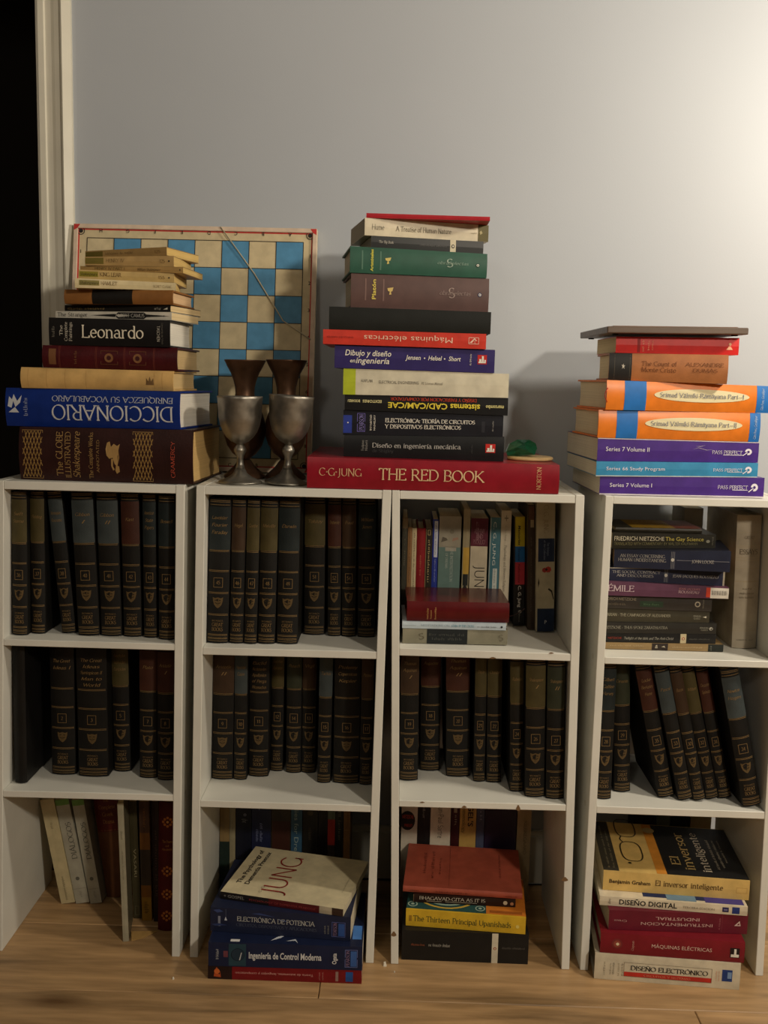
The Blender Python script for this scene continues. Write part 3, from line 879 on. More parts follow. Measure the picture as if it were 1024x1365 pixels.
rowof('f', 4, 2, [
    ('28', ['Gilbert', 'Galileo', 'Harvey'], TEAL, 52, 144, 857, 88, 172), ('29', ['Cervantes'], GREEN, 160, 252, 818, 168, 240), ('35', ['Locke', 'Berkeley', 'Hume'], MAROON, 403, 498, 853, 276, 366),
    ('33', ['Pascal'], SLATE, 520, 602, 868, 383, 462), ('30', ['Bacon'], BROWN, 606, 674, 870, 468, 536), ('32', ['Milton'], OLIVE, 676, 747, 862, 536, 604), ('31', ['Descartes', 'Spinoza'], MAROON, 748, 818, 857, 608, 690),
    ('34', ['Newton', 'Huygens'], SLATE, 880, 985, 905, 753, 852)], 130)
upright('b', 57, 122, 100, None, shelf_z(1, 2, -.6), .19, 'book', 74, 133, 742, H=.2405, style='hb', color=(20, 19, 18), surf='leather', rough=.45, label='tall plain black hardback against the side panel on the middle shelf of the leftmost bookcase')

# ================================================================== books on top of the bookcases
GD, WH, YL = (158, 126, 78), (232, 228, 216), (226, 206, 70)
# ---- first pile, on the first bookcase
s1 = Pile(.8)
gl = s1.put('B', 90, 880, 440, 455, 1.56, .19, back=1010, side='r', style='hb', color=(46, 24, 22), surf='leather', rough=.4, page=(206, 172, 112), bulge=.006,
       label='very thick brown leather hardback with gilt lattice panels, lowest of the leftmost pile', gfx=[
    ('x', 104, 198, .03, .95, GD), ('x', 608, 700, .03, .95, GD),
    ('t', 'The GLOBE', 262, 290, .1, .92, GD, 's', 90), ('t', 'ILLUSTRATED', 302, 326, .06, .92, GD, 's', 90), ('t', 'Shakespeare', 338, 368, .06, .92, GD, 'si', 90),
    ('t', 'The Complete Works', 410, 428, .06, .92, GD, 's', 90), ('t', 'ANNOTATED', 446, 458, .18, .78, GD, 'n', 90), ('t', 'GRAMERCY', 783, 800, .12, .78, (196, 84, 62), 'n', 90),
    ('o', [(488, .62), (494, .74), (506, .76), (512, .66), (524, .72), (540, .68), (552, .72), (546, .6), (550, .46), (540, .3), (528, .34), (520, .46), (504, .44), (492, .5)], GD, 'lion_emblem'),
    ('o', [(512, .44), (522, .44), (520, .3), (528, .24), (520, .22), (512, .3)], GD, 'lion_emblem'), ('o', [(534, .32), (548, .3), (550, .2), (536, .16), (530, .22)], GD, 'lion_emblem')])
for a in (104, 608):        # woven gilt lattice
    V, Fc = [], []
    ua, ub = (a - 90) / 790, (a + 93 - 90) / 790
    for k in range(-4, 20):
        for sg in (1, -1):
            for q in range(8):
                v0, v1 = .05 + q * .11, .05 + (q + 1) * .11
                f0, f1 = ((k + sg * q * .55) / 6) % 1.0001, 0
                f1 = f0 + sg * .55 / 6
                if k < 0 or k > 5 or f1 < 0 or f1 > 1: continue
                i = len(V)
                for f_, v_ in ((f0, v0), (f0 + .035, v0), (f1 + .035, v1), (f1, v1)):
                    V.append(gl.P(ua + (ub - ua) * f_, v_, .0004))
                Fc.append((i, i + 1, i + 2, i + 3))
    obj('gilt_lattice_pattern', V, Fc, ink((150, 118, 66)), gl.root)
s1.put('B', 28, 820, 262, 280, 1.562, .165, back=968, side='r', style='hb', color=(20, 46, 122), surf='card', rough=.4, page=(226, 222, 212),
       label='thick bright blue hardback with pale upside-down capitals in the leftmost pile', gfx=[
    ('t', 'DICCIONARIO', 246, 790, .2, .58, (206, 208, 214), 's', 180), ('t', 'ENRIQUEZCA SU VOCABULARIO', 246, 790, .68, .82, (190, 196, 208), 's', 180),
    ('o', [(40, .52), (58, .48), (66, .66), (76, .5), (98, .62), (104, .82), (84, .66), (66, .84), (60, .7), (46, .78)][::-1], (196, 200, 206), 'bird_emblem'),
    ('o', [(44, .36), (92, .36), (74, .5), (60, .44)], (196, 200, 206), 'bird_emblem'), ('t', 'READER', 112, 132, .28, .78, (150, 160, 190), 'n', 90)])
s1.put('B', 97, 790, 168, 187, 1.575, .14, back=895, side='r', style='hb', color=(206, 168, 106), surf='worn', page=(214, 184, 128), label='worn tan hardback with an almost bare spine, under the maroon book, leftmost pile', gfx=[
    ('l', [130, 215, 300, 395], .04, .94, (176, 138, 84)), ('o', [(668, .28), (704, .28), (702, .62), (692, .46), (686, .7), (680, .46), (670, .62)], (110, 84, 52), 'emblem'), ('l', [705, 740], .08, .9, (176, 138, 84))])
s1.put('B', 195, 808, 68, 80, 1.578, .15, back=908, side='r', style='hb', color=(66, 18, 22), surf='leather', rough=.38, page=(206, 178, 128), label='maroon leather hardback with raised bands and faint gilt ornaments in the leftmost pile', gfx=[
    ('l', [270, 275, 437, 442, 566, 571, 700, 705], .02, .98, (110, 52, 40)), ('x', 462, 540, .2, .8, (104, 66, 42)), ('x', 592, 668, .2, .8, (104, 66, 42)),
    ('d', 500, .49, .007, (124, 84, 52)), ('d', 630, .49, .007, (124, 84, 52)), ('d', 500, .49, .0035, (60, 20, 20), 'emblem', 'spine', .0008), ('d', 630, .49, .0035, (60, 20, 20), 'emblem', 'spine', .0008), ('p', 225, 258, .15, .85, (112, 74, 46), 'ornament'), ('t', 'DANTE', 340, 354, .2, .8, (120, 80, 50), 's', 90)])
s1.put('A', 230, 800, 470, 483, 1.572, .13, back=905, side='r', style='hb', color=(24, 22, 22), surf='card', rough=.35, page=(236, 232, 220), bulge=.0015, label='thick black hardback with large cream serif title in the leftmost pile', gfx=[
    ('t', 'Leonardo', 388, 676, .3, .74, (226, 218, 198), 's'), ('t', 'The', 282, 296, .36, .72, (200, 194, 180), 's', 90), ('t', 'Complete', 304, 318, .16, .84, (200, 194, 180), 's', 90), ('t', 'Paintings', 326, 340, .16, .84, (200, 194, 180), 's', 90),
    ('t', 'Frank', 244, 258, .3, .7, (120, 116, 106), 's', 90), ('t', 'TASCHEN', 741, 754, .2, .78, (210, 204, 190), 'n', -90), ('t', 'Leonardo da Vinci', 762, 770, .1, .88, (120, 116, 106), 'n', -90)])
s1.put('A', 262, 808, 440, 445, 1.58, .115, back=935, side='r', color=(208, 202, 188), page=(232, 208, 160), label='thin white paperback with a black wedge across its spine in the leftmost pile', gfx=[
    ('t', 'The Stranger', 272, 415, .3, .8, (60, 58, 54), 's'), ('o', [(540, .5), (560, .08), (680, .08), (700, .5), (680, .92), (560, .92)], (28, 27, 26), 'black_wedge', 'spine', .0003), ('o', [(430, .5), (545, .3), (545, .7)], (28, 27, 26), 'black_wedge', 'spine', .0003), ('o', [(690, .68), (690, .32), (800, .5)], (28, 27, 26), 'black_wedge', 'spine', .0003),
    ('t', 'ALBERT CAMUS', 548, 682, .3, .72, (214, 208, 196), 'n'), ('d', 774, .5, .001, (30, 30, 30))])
s1.put('A', 305, 803, 412, 412, 1.585, .12, back=946, side='r', color=(30, 28, 26), page=(228, 202, 152), label='thin black paperback lying just above the thin white one in the leftmost pile', gfx=[
    ('t', 'PENGUIN CLASSICS', 320, 500, .3, .66, (150, 128, 84), 'n'), ('t', 'ABC', 730, 762, .3, .7, (160, 156, 146), 'n'), ('o', [(770, .35), (790, .35), (790, .65), (780, .5)], (196, 192, 180), 'emblem')])
s1.put('A', 305, 815, 338, 342, 1.58, .11, back=915, side='r', style='hb', color=(140, 94, 48), surf='worn', page=(226, 190, 146), label='brown cloth hardback with a black band across the spine in the leftmost pile', gfx=[('p', 437, 627, 0, 1, (26, 24, 22))])
SK = dict(page=(216, 184, 112))
tan = lambda lab, c: dict(color=c, label=lab, group='slim tan paperbacks topping the leftmost pile', **SK)
s1.put('A', 352, 828, 285, 308, 1.592, .11, back=850, side='r', **tan('cream slim paperback, lowest of the small tan ones', (206, 190, 148)), gfx=[
    ('p', 372, 466, .3, .85, (132, 122, 66)), ('t', 'Shakespeare', 374, 462, .42, .74, (60, 54, 30), 'si'), ('t', 'HAMLET', 474, 550, .4, .78, (112, 88, 50), 's'), ('t', 'SIGNET CLASSIC', 720, 808, .3, .62, (120, 96, 58), 'n')])
s1.put('A', 370, 820, 245, 263, 1.592, .108, back=880, side='r', **tan('tan slim paperback with an olive label, second from the bottom of the small tan ones', (192, 164, 106)), gfx=[
    ('p', 374, 462, .3, .85, (140, 128, 44)), ('t', 'Shakespeare', 378, 458, .42, .74, (50, 46, 20), 'si'), ('t', 'KING LEAR', 470, 570, .4, .78, (90, 66, 34), 's'), ('t', '155', 745, 775, .34, .66, (110, 84, 46), 's'), ('d', 796, .5, .0012, (30, 26, 20))])
s1.put('A', 378, 862, 228, 232, 1.588, .108, back=955, side='r', **tan('thin tan paperback jutting furthest out of the small tan ones', (166, 134, 82)), gfx=[
    ('t', 'HENRY IV PART 1', 448, 590, .3, .78, (90, 76, 36), 's'), ('t', 'William Shakespeare', 648, 756, .25, .7, (96, 74, 44), 'si'), ('d', 848, .5, .001, (30, 26, 20))])
s1.put('A', 400, 818, 185, 180, 1.592, .108, back=900, side='r', **tan('tan slim paperback, second from the top of the small tan ones', (172, 142, 92)), gfx=[
    ('p', 402, 488, .2, .88, (112, 100, 44)), ('t', 'HENRY IV', 500, 585, .4, .75, (120, 98, 60), 's'), ('t', '125', 752, 776, .34, .66, (110, 84, 46), 's'), ('d', 796, .5, .0012, (30, 26, 20))])
s1.put('A', 402, 785, 158, 138, 1.592, .108, back=938, side='r', **tan('tan slim paperback turned askew, on the very top of the leftmost pile', (160, 130, 82)), gfx=[
    ('p', 404, 486, .15, .85, (104, 92, 40)), ('t', 'MERCHANT OF VENICE', 500, 630, .4, .72, (116, 94, 58), 's'), ('t', '125', 730, 756, .34, .66, (110, 84, 46), 's')])

# ---- second pile, on the second and third bookcases
s2 = Pile(.8)
def logo(x0, x1, v0, v1):
    """red square with white bars, as on the engineering books"""
    w_ = x1 - x0
    h_ = v1 - v0
    o_ = dict(out=.0009)
    return [('p', x0, x1, v0, v1, (196, 40, 34), 'publisher_logo'), ('p', x0 + .1 * w_, x1 - .1 * w_, v0 + .12 * h_, v0 + .28 * h_, WH, 'publisher_logo', o_),
            ('p', x0 + .18 * w_, x0 + .4 * w_, v0 + .28 * h_, v0 + .55 * h_, WH, 'publisher_logo', o_), ('p', x0 + .46 * w_, x0 + .66 * w_, v0 + .28 * h_, v0 + .88 * h_, WH, 'publisher_logo', o_), ('p', x0 + .72 * w_, x1 - .1 * w_, v0 + .28 * h_, v0 + .48 * h_, WH, 'publisher_logo', o_)]
s2.put('E', 28, 985, 480, 512, 1.556, .245, style='hb', color=(138, 24, 38), surf='card', rough=.3, label='large red hardback lying across two bookcases under the middle pile', bulge=.003, gfx=[
    ('t', 'C\u00b7G\u00b7JUNG', 75, 235, .42, .66, (208, 168, 128), 's'), ('t', 'THE RED BOOK', 302, 698, .34, .7, (220, 190, 146), 's'), ('t', 'NORTON', 900, 916, .14, .9, (206, 166, 120), 's', 90)])
RED_TOP = (s2.a, s2.b)
s2.put('E', 167, 775, 398, 405, 1.585, .19, style='hb', color=(28, 29, 31), surf='card', rough=.35, bulge=.002, label='thick black hardback with thin grey serif title, directly on the big red book', gfx=[
    ('t', 'Dise\u00f1o en ingenier\u00eda mec\u00e1nica', 276, 610, .46, .66, (190, 188, 182), 's'), ('t', 'de Shigley', 276, 355, .24, .38, (70, 70, 72), 's'),
    ('t', 'Budynas', 234, 243, .3, .78, (150, 148, 142), 's', 90), ('t', 'Nisbett', 248, 257, .3, .78, (150, 148, 142), 's', 90), ('t', 'novena', 650, 656, .3, .7, (64, 64, 66), 'n', 90)] + logo(705, 742, .34, .7))
s2.put('E', 165, 772, 303, 325, 1.585, .185, color=(28, 29, 36), page=(200, 190, 168), label='black paperback with white capitals and a blue end patch in the middle pile', gfx=[
    ('t', 'ELECTR\u00d3NICA: TEOR\u00cdA DE CIRCUITOS', 325, 664, .56, .72, WH, 'sb'), ('t', 'Y DISPOSITIVOS ELECTR\u00d3NICOS', 325, 612, .3, .46, WH, 'sb'), ('p', 165, 198, .08, .8, (44, 62, 150), 'blue_patch'),
    ('x', 218, 248, .14, .9, (120, 110, 190)), ('t', 'PEARSON', 226, 242, .2, .84, (150, 140, 210), 's', 90), ('t', 'BOYLESTAD', 266, 273, .2, .84, WH, 'b', 90), ('t', 'NASHELSKY', 280, 287, .2, .84, WH, 'b', 90),
    ('d', 183, .5, .0011, WH), ('t', '10a EDICION', 730, 736, .24, .74, (170, 168, 162), 'b', 90), ('p', 690, 703, .18, .7, (40, 41, 48), 'grey_patch')])
s2.put('E', 170, 790, 245, 258, 1.582, .17, color=(26, 26, 27), page=(210, 200, 176), label='black paperback with yellow upside-down title in the middle pile', gfx=[
    ('t', 'sistemas CAD/CAM/CAE', 335, 684, .22, .58, YL, 'bb', 180), ('t', 'DISE\u00d1O Y FABRICACION POR COMPUTADOR', 345, 670, .72, .9, (196, 66, 40), 'sb', 180), ('t', 'marcombo', 706, 774, .34, .56, (214, 206, 140), 'bb', 180), ('t', 'BOIXAREU', 182, 228, .52, .7, (214, 206, 150), 'bb', 180), ('t', 'EDITORES', 238, 310, .52, .7, (214, 206, 150), 'bb', 180)])
s2.put('E', 165, 793, 145, 166, 1.58, .2, color=(212, 206, 184), page=(214, 206, 180), label='white paperback with a lime green end band in the middle pile', gfx=[
    ('p', 165, 212, 0, 1, (178, 192, 48)), ('t', 'KAPLAN', 234, 276, .5, .6, (80, 78, 74), 's'), ('l', [236], .42, .43, (80, 78, 74)), ('t', 'ELECTRICAL ENGINEERING', 301, 452, .46, .58, (96, 92, 84), 'b'), ('t', 'PE License Manual', 462, 542, .46, .57, (150, 144, 128), 'bi')])
s2.put('E', 132, 740, 55, 75, 1.578, .19, color=(54, 46, 104), page=(206, 196, 176), label='purple paperback with bold white italic title in the middle pile', gfx=[
    ('t', 'Dibujo y dise\u00f1o', 172, 346, .56, .82, WH, 'bi'), ('t', 'en', 190, 210, .26, .44, WH, 'bi'), ('t', 'ingenier\u00eda', 213, 340, .24, .5, WH, 'bi'), ('t', 'Jensen', 402, 458, .46, .66, WH, 'bi'), ('d', 474, .54, .0012, WH), ('t', 'Helsel', 488, 537, .46, .66, WH, 'bi'), ('d', 550, .54, .0012, WH), ('t', 'Short', 565, 610, .46, .66, WH, 'bi'), ('t', '6a edicion', 644, 652, .3, .8, WH, 'bi', 90)] + logo(675, 710, .36, .76))
s2.put('D', 43, 900, 665, 690, 1.572, .18, color=(206, 62, 48), page=(200, 190, 170), label='orange-red paperback with pale upside-down title in the middle pile', gfx=[
    ('t', 'M\u00e1quinas el\u00e9ctricas', 258, 724, .3, .68, (236, 196, 172), 'b', 180), ('t', 'ENRIQUEZ HARPER', 62, 202, .44, .56, (150, 40, 32), 'b', 180), ('x', 808, 862, .3, .74, (240, 204, 184)), ('o', [(812, .38), (826, .38), (838, .6), (850, .5), (850, .56), (838, .68)], (240, 204, 184), 'publisher_logo'), ('l', [840], .3, .74, (240, 204, 184))])
s2.put('D', 75, 925, 545, 575, 1.572, .17, style='hb', color=(27, 29, 27), surf='cloth', bulge=.002, label='plain black hardback without any title in the middle pile')
s2.put('D', 190, 915, 370, 400, 1.578, .14, back=150, side='l', style='hb', color=(86, 62, 58), surf='card', rough=.45, bulge=.002, page=(186, 176, 156), label='brown-purple jacketed hardback with a yellow sideways author name in the middle pile', gfx=[
    ('t', 'Plat\u00f3n', 298, 318, .26, .84, (214, 196, 92), 'bb', 90), ('l', [262, 355], .22, .86, (120, 94, 88), .0022), ('t', 'obraSelectas', 652, 815, .48, .6, (150, 130, 124), 'si'), ('t', 'S', 700, 732, .4, .68, (166, 146, 138), 's'), ('d', 866, .52, .0032, (40, 50, 92)), ('d', 866, .52, .002, WH, 'emblem', 'spine', .0008), ('d', 866, .52, .001, (40, 50, 92), 'emblem', 'spine', .0011), ('o', [(378, .6), (410, .63), (405, .52), (397, .5), (400, .42), (388, .41), (391, .5), (382, .52)], (206, 180, 110), 'emblem')])
s2.put('D', 185, 905, 228, 270, 1.575, .14, back=145, side='l', style='hb', color=(42, 86, 70), surf='card', rough=.45, bulge=.002, page=(196, 186, 166), label='dark green jacketed hardback with a yellow sideways author name in the middle pile', gfx=[
    ('t', 'Arist\u00f3teles', 290, 305, .08, .92, (214, 206, 80), 'bb', 90), ('l', [245, 340], .14, .86, (84, 120, 104), .0022), ('t', 'obraSelectas', 640, 803, .48, .6, (140, 166, 150), 'si'), ('t', 'S', 690, 722, .38, .7, (160, 180, 164), 's'), ('d', 855, .5, .0032, (26, 60, 50)), ('d', 855, .5, .002, WH, 'emblem', 'spine', .0008), ('d', 855, .5, .001, (42, 86, 70), 'emblem', 'spine', .0011), ('o', [(366, .6), (398, .64), (393, .52), (385, .5), (388, .4), (376, .38), (379, .5), (370, .52)], (206, 190, 110), 'emblem')])
s2.put('D', 295, 885, 175, 205, 1.588, .12, back=235, side='l', color=(19, 21, 21), page=(178, 168, 148), label='black paperback with a cream stripe near its end, high in the middle pile', gfx=[
    ('t', 'The Big Book', 334, 410, .44, .66, (196, 192, 180), 'si'), ('t', 'COLLECTED STORIES', 548, 692, .4, .54, (110, 110, 108), 'n'), ('p', 708, 738, 0, 1, (206, 196, 168)), ('d', 723, .5, .0026, (40, 36, 32)), ('d', 723, .5, .0014, (214, 208, 190), 'emblem', 'spine', .0008)])
s2.put('D', 262, 912, 80, 120, 1.585, .13, back=190, side='l', color=(206, 196, 170), page=(176, 166, 146), label='cream paperback with an olive end patch near the top of the middle pile', gfx=[
    ('t', 'Hume', 300, 362, .36, .66, (96, 90, 76), 'sl'), ('t', 'A Treatise of Human Nature', 424, 712, .34, .62, (96, 90, 76), 's'), ('t', 'Oxford', 818, 850, .42, .54, (150, 142, 120), 's'), ('p', 856, 912, 0, 1, (92, 84, 48)), ('o', [(868, .4), (880, .5), (872, .66), (864, .56)], (170, 160, 120), 'emblem')])
s2.put('D', 270, 918, 55, 105, 1.586, .12, color=(176, 40, 50), page=(176, 52, 58), label='thin red booklet on the very top of the middle pile')

# ---- third pile, on the fourth bookcase
s3 = Pile(.8)
def pass_logo(x0, x1):
    """white broken ring with a handle"""
    return [('d', (x0 + x1) / 2, .54, .0042, (226, 224, 228), 'ring_logo')]
def ring(b, u, v, r, c, dark):
    T = b.z0[1] - b.z0[0]
    V, Fc = [], []
    n = 18
    for k in range(n + 1):
        a = math.radians(-110 + 290 * k / n)
        for q in (r, r * .38):
            V.append(b.P(u + q / b.L * math.cos(a), v + q / T * math.sin(a), .0006))
    Fc = [(2 * k, 2 * k + 2, 2 * k + 3, 2 * k + 1) for k in range(n)]
    obj('ring_logo', V, [tuple(reversed(f)) for f in Fc], ink(c), b.root)
    b.poly([(u - r * 1.7 / b.L, v - r * 1.15 / T), (u - r * 1.5 / b.L, v - r * 1.3 / T), (u - .2 * r / b.L, v - .3 * r / T), (u - .4 * r / b.L, v - .1 * r / T)], c, 'ring_logo')
PUR = (72, 44, 128)
LV = (226, 222, 232)
b = s3.put('G', 217, 1008, 775, 783, 1.565, .205, back=85, side='l', color=PUR, page=(212, 206, 192), label='purple exam workbook, lowest book of the rightmost pile', gfx=[
    ('t', 'Series 7 Volume I', 265, 467, .44, .66, LV, 'b'), ('t', 'PASS PERFECT', 785, 928, .42, .6, LV, 's'), ('p', 855, 930, .36, .39, LV, 'underline'), ('p', 217, 1008, 0, .07, (206, 198, 206), 'worn_edge')])
ring(b, .94, .52, .0056, LV, PUR)
BLU = (58, 140, 184)
b = s3.put('G', 200, 977, 703, 712, 1.562, .205, back=58, side='l', color=BLU, page=(214, 208, 192), label='light blue exam workbook between two purple ones in the rightmost pile', gfx=[
    ('t', 'Series 66 Study Program', 248, 528, .42, .66, LV, 'b'), ('t', 'PASS PERFECT', 762, 902, .4, .6, LV, 's'), ('p', 830, 904, .34, .37, LV, 'underline'), ('p', 200, 977, 0, .06, (196, 206, 208), 'worn_edge')])
ring(b, .94, .52, .0054, LV, BLU)
b = s3.put('G', 207, 982, 590, 612, 1.565, .205, back=60, side='l', color=PUR, page=(214, 208, 192), label='purple exam workbook with a creased spine, on the light blue one in the rightmost pile', gfx=[
    ('t', 'Series 7 Volume II', 247, 455, .44, .64, LV, 'b'), ('t', 'PASS PERFECT', 758, 902, .4, .56, LV, 's'), ('p', 812, 904, .34, .37, LV, 'underline'), ('p', 207, 982, .965, 1, (206, 198, 206), 'worn_edge'),
    ('o', [(664, .6), (690, .66), (730, .56), (760, .6), (730, .58), (690, .68)], (176, 164, 190), 'crease_mark'), ('o', [(676, .74), (700, .72), (724, .8), (700, .745)], (176, 164, 190), 'crease_mark')])
ring(b, .935, .52, .0056, LV, PUR)
ORA, BB = (224, 124, 40), (38, 112, 188)
def ram(b, u0, u1, t, ub, seam):
    # cream oval with the title
    uc, ur = (u0 + u1) / 2, (u1 - u0) / 2
    b.poly([(uc + ur * math.cos(2 * math.pi * k / 40), .56 + .23 * math.sin(2 * math.pi * k / 40)) for k in range(40)], (222, 212, 172), 'title_oval', out=.0006)
    b.text(t, u0 + .06 * (u1 - u0), u1 - .06 * (u1 - u0), .49, .64, (112, 116, 136), 's', out=.001)
b = s3.put('G', 210, 988, 455, 472, 1.565, .16, back=88, side='l', style='hb', color=ORA, surf='card', rough=.32, bulge=.003, page=(216, 204, 176), label='lower of the two orange and blue jacketed hardbacks with a cream oval', gfx=[
    ('p', 297, 397, 0, 1, BB), ('p', 937, 988, 0, 1, BB), ('t', 'Gita Press, Gorakhpur', 958, 970, .1, .9, (190, 206, 224), 'si', 90)])
ram(b, .285, .887, 'Sr\u00edmad V\u0101lm\u00edki-R\u0101m\u0101ya\u1e47a Part\u2014II'.replace('\u1e47', 'n'), None, None)
b = s3.put('G', 250, 1040, 312, 342, 1.56, .16, back=110, side='l', style='hb', color=ORA, surf='card', rough=.32, bulge=.003, page=(216, 204, 176), label='upper of the two orange and blue jacketed hardbacks with a cream oval', gfx=[
    ('p', 335, 438, 0, 1, BB), ('p', 970, 1040, 0, 1, BB), ('t', 'Gita Press, Gorakhpur', 992, 1004, .1, .9, (190, 206, 224), 'si', 90)])
ram(b, .285, .865, 'Sr\u00edmad V\u0101lm\u00edki-R\u0101m\u0101yana Part\u2014I', None, None)
tube('ribbon_bookmark', [(.001 - .006 * math.sin(k * math.pi / 10), -.004 - .0055 * math.sin(k * math.pi / 10) , .034 - .0022 * k) for k in range(11)], .0006, mat((176, 40, 34), .6, 'plain', 'red_ribbon'), b.root)
s3.put('G', 262, 835, 182, 192, 1.572, .13, back=205, side='l', style='hb', color=(164, 104, 60), surf='worn', rough=.5, bulge=.003, page=(216, 202, 166), label='tan cloth hardback with a black leather end on its spine in the rightmost pile', gfx=[
    ('p', 262, 372, 0, 1, (34, 33, 32)), ('t', 'The Count of', 420, 588, .56, .72, (112, 66, 36), 's'), ('t', 'Monte Cristo', 420, 585, .34, .5, (112, 66, 36), 's'), ('t', 'ALEXANDRE', 632, 812, .58, .7, (122, 74, 42), 's'), ('t', 'DUMAS', 668, 784, .38, .5, (122, 74, 42), 's'), ('o', [(322, .58), (328, .55), (331, .62), (333, .54), (340, .56), (334, .5), (337, .42), (331, .48), (324, .42), (327, .5)], (196, 190, 176), 'star_mark'), ('l', [288, 362], .05, .95, (84, 78, 66))])
s3.put('G', 295, 887, 103, 110, 1.57, .13, back=205, side='l', color=(200, 30, 26), page=(214, 198, 158), label='bright red paperback under the wooden board in the rightmost pile', gfx=[
    ('p', 398, 412, .05, .9, (140, 22, 20)), ('t', 'WAR AND', 420, 430, .12, .86, (232, 160, 130), 's', 90), ('t', 'PEACE', 446, 456, .2, .8, (232, 160, 130), 's', 90), ('t', 'TOLSTOY', 466, 474, .2, .8, (226, 140, 110), 's', 90), ('d', 843, .62, .0022, (236, 176, 140)), ('o', [(826, .3), (858, .3), (846, .5), (838, .5)], (236, 176, 140), 'emblem')])
# dark wooden board on top
pl, pr = at(*px('G', 250, 105), 1.545), at(*px('G', 917, 103), 1.545)
BD = .2
pk = at(*px('G', 120, 120), 1.545 + BD)
WOOD = mat((86, 66, 50), .4, 'wood', 'dark_wood')
zb = s3.a + s3.b * .45 + .0022
th = .0105
yaw = math.asin((pl[0] - pk[0]) / BD)
rb = empty('wooden_board', (pl[0], 1.545, zb), 'thin dark brown wooden board lying on top of the rightmost pile', 'board')
rb.rotation_euler = (0, math.atan(-s3.b), yaw)
Lb = (pr[0] - pl[0]) / math.cos(yaw) * 1.03
bevel(obj('board_panel', boxv(0, Lb, 0, BD, 0, th), BOXF, WOOD, rb), .0015, 2)
bevel(obj('raised_face', boxv(.012, Lb - .012, .012, BD - .012, th, th + .0015), BOXF, mat((110, 78, 56), .45, 'wood', 'brown_wood'), rb), .0006, 1)
for q in ((.012, .012), (Lb - .02, .012), (.012, BD - .02), (Lb - .02, BD - .02)):
    obj('rubber_foot', boxv(q[0], q[0] + .008, q[1], q[1] + .008, -.0018, 0), BOXF, mat((24, 24, 24), .8, 'plain', 'rubber'), rb)

# ================================================================== things standing on the tops
# ---- chess board leaning on the wall
SQ = .0490
BW = SQ * 9
tl, tr_ = at(98.5, 307.5, 1.82), at(419, 313.5, 1.82)
th = .012
bz, by = .8, 1.774
lean = math.atan2(WY - .0125 - by - .001, BW)
cb = empty('chess_board', ((tl[0] + tr_[0]) / 2 - BW / 2, by, bz + .0024), 'blue and cream chess board with red border leaning on the wall', 'board')
cb.rotation_euler = (-lean, 0, 0)
CRM = (214, 198, 160)
FR = mat((222, 200, 178), .5, 'card', 'cream_frame')
bevel(obj('backing_panel', boxv(0, BW, 0, th, 0, BW), BOXF, mat(CRM, .5, 'card', 'printed_card'), cb), .001, 1)
def frame_strip(name, x0, x1, z0, z1, y0, y1, mt):
    return bevel(obj(name, boxv(x0, x1, y0, y1, z0, z1), BOXF, mt, cb), .0008, 1)
e = .008
for q in ((0, BW, BW - e, BW), (0, BW, 0, e), (0, e, e, BW - e), (BW - e, BW, e, BW - e)):
    frame_strip('frame_strip', *q, -.004, -.0001, FR)
RED = mat((200, 60, 58), .5, 'plain', 'red_print')
rw = .0022
for q in ((e, BW - e, BW - e - rw, BW - e), (e, BW - e, e, e + rw), (e, e + rw, e, BW - e), (BW - e - rw, BW - e, e, BW - e)):
    obj('red_line', boxv(q[0], q[1], -.0006, -.0001, q[2], q[3]), BOXF, RED, cb)
for cx_, cz_ in ((0, 0), (1, 0), (0, 1), (1, 1)):
    sx, sz = (1, -1)[cx_], (1, -1)[cz_]
    x0, z0 = cx_ * BW, cz_ * BW
    P_ = [(x0 + sx * .001, -.0043, z0 + sz * .001), (x0 + sx * .012, -.0043, z0 + sz * .001), (x0 + sx * .0078, -.0043, z0 + sz * .0078), (x0 + sx * .001, -.0043, z0 + sz * .012)]
    obj('red_corner', P_, [(0, 1, 2, 3) if sx * sz > 0 else (3, 2, 1, 0)], RED, cb)
INKB = ink((46, 42, 38))
M0 = (BW - 8 * SQ) / 2
BLUE = mat((88, 148, 190), .5, 'card', 'blue_print')
for r in range(8):
    for c in range(8):
        if (r + c) % 2 == 1:        # r from the top, c from the left: top right corner blue
            x0, z0 = M0 + c * SQ, BW - M0 - (r + 1) * SQ
            obj('blue_square', boxv(x0, x0 + SQ, -.0005, -.0001, z0, z0 + SQ), BOXF, BLUE, cb)
V, Fc = [], []
for k in range(9):
    for bx in ((M0 + k * SQ - .0006, M0 + k * SQ + .0006, -.0008, -.0005, M0, BW - M0), (M0, BW - M0, -.0008, -.0005, M0 + k * SQ - .0006, M0 + k * SQ + .0006)):
        i = len(V)
        V += boxv(*bx)
        Fc += [tuple(j + i for j in f) for f in BOXF]
obj('grid_lines', V, Fc, INKB, cb)
def cb_text(t, xc, zc, flip):
    Vg, Fg, wd = sans_text(t, .01)
    h = .0065
    sg = -1 if flip else 1
    obj('lettering', [(xc + sg * (x - wd / 2) * h, -.0009, zc + sg * (y - .5) * h) for x, y in Vg], Fg, INKB, cb)
for k in range(8):
    xc = M0 + (k + .5) * SQ
    cb_text('HGFEDCBA'[k], xc, BW - M0 * .47, True)
    cb_text('HGFEDCBA'[k], xc, M0 * .5, False)
    cb_text(str(k + 1), BW - M0 * .48, BW - M0 - (k + .5) * SQ, False)
    cb_text(str(k + 1), M0 * .55, BW - M0 - (k + .5) * SQ, False)
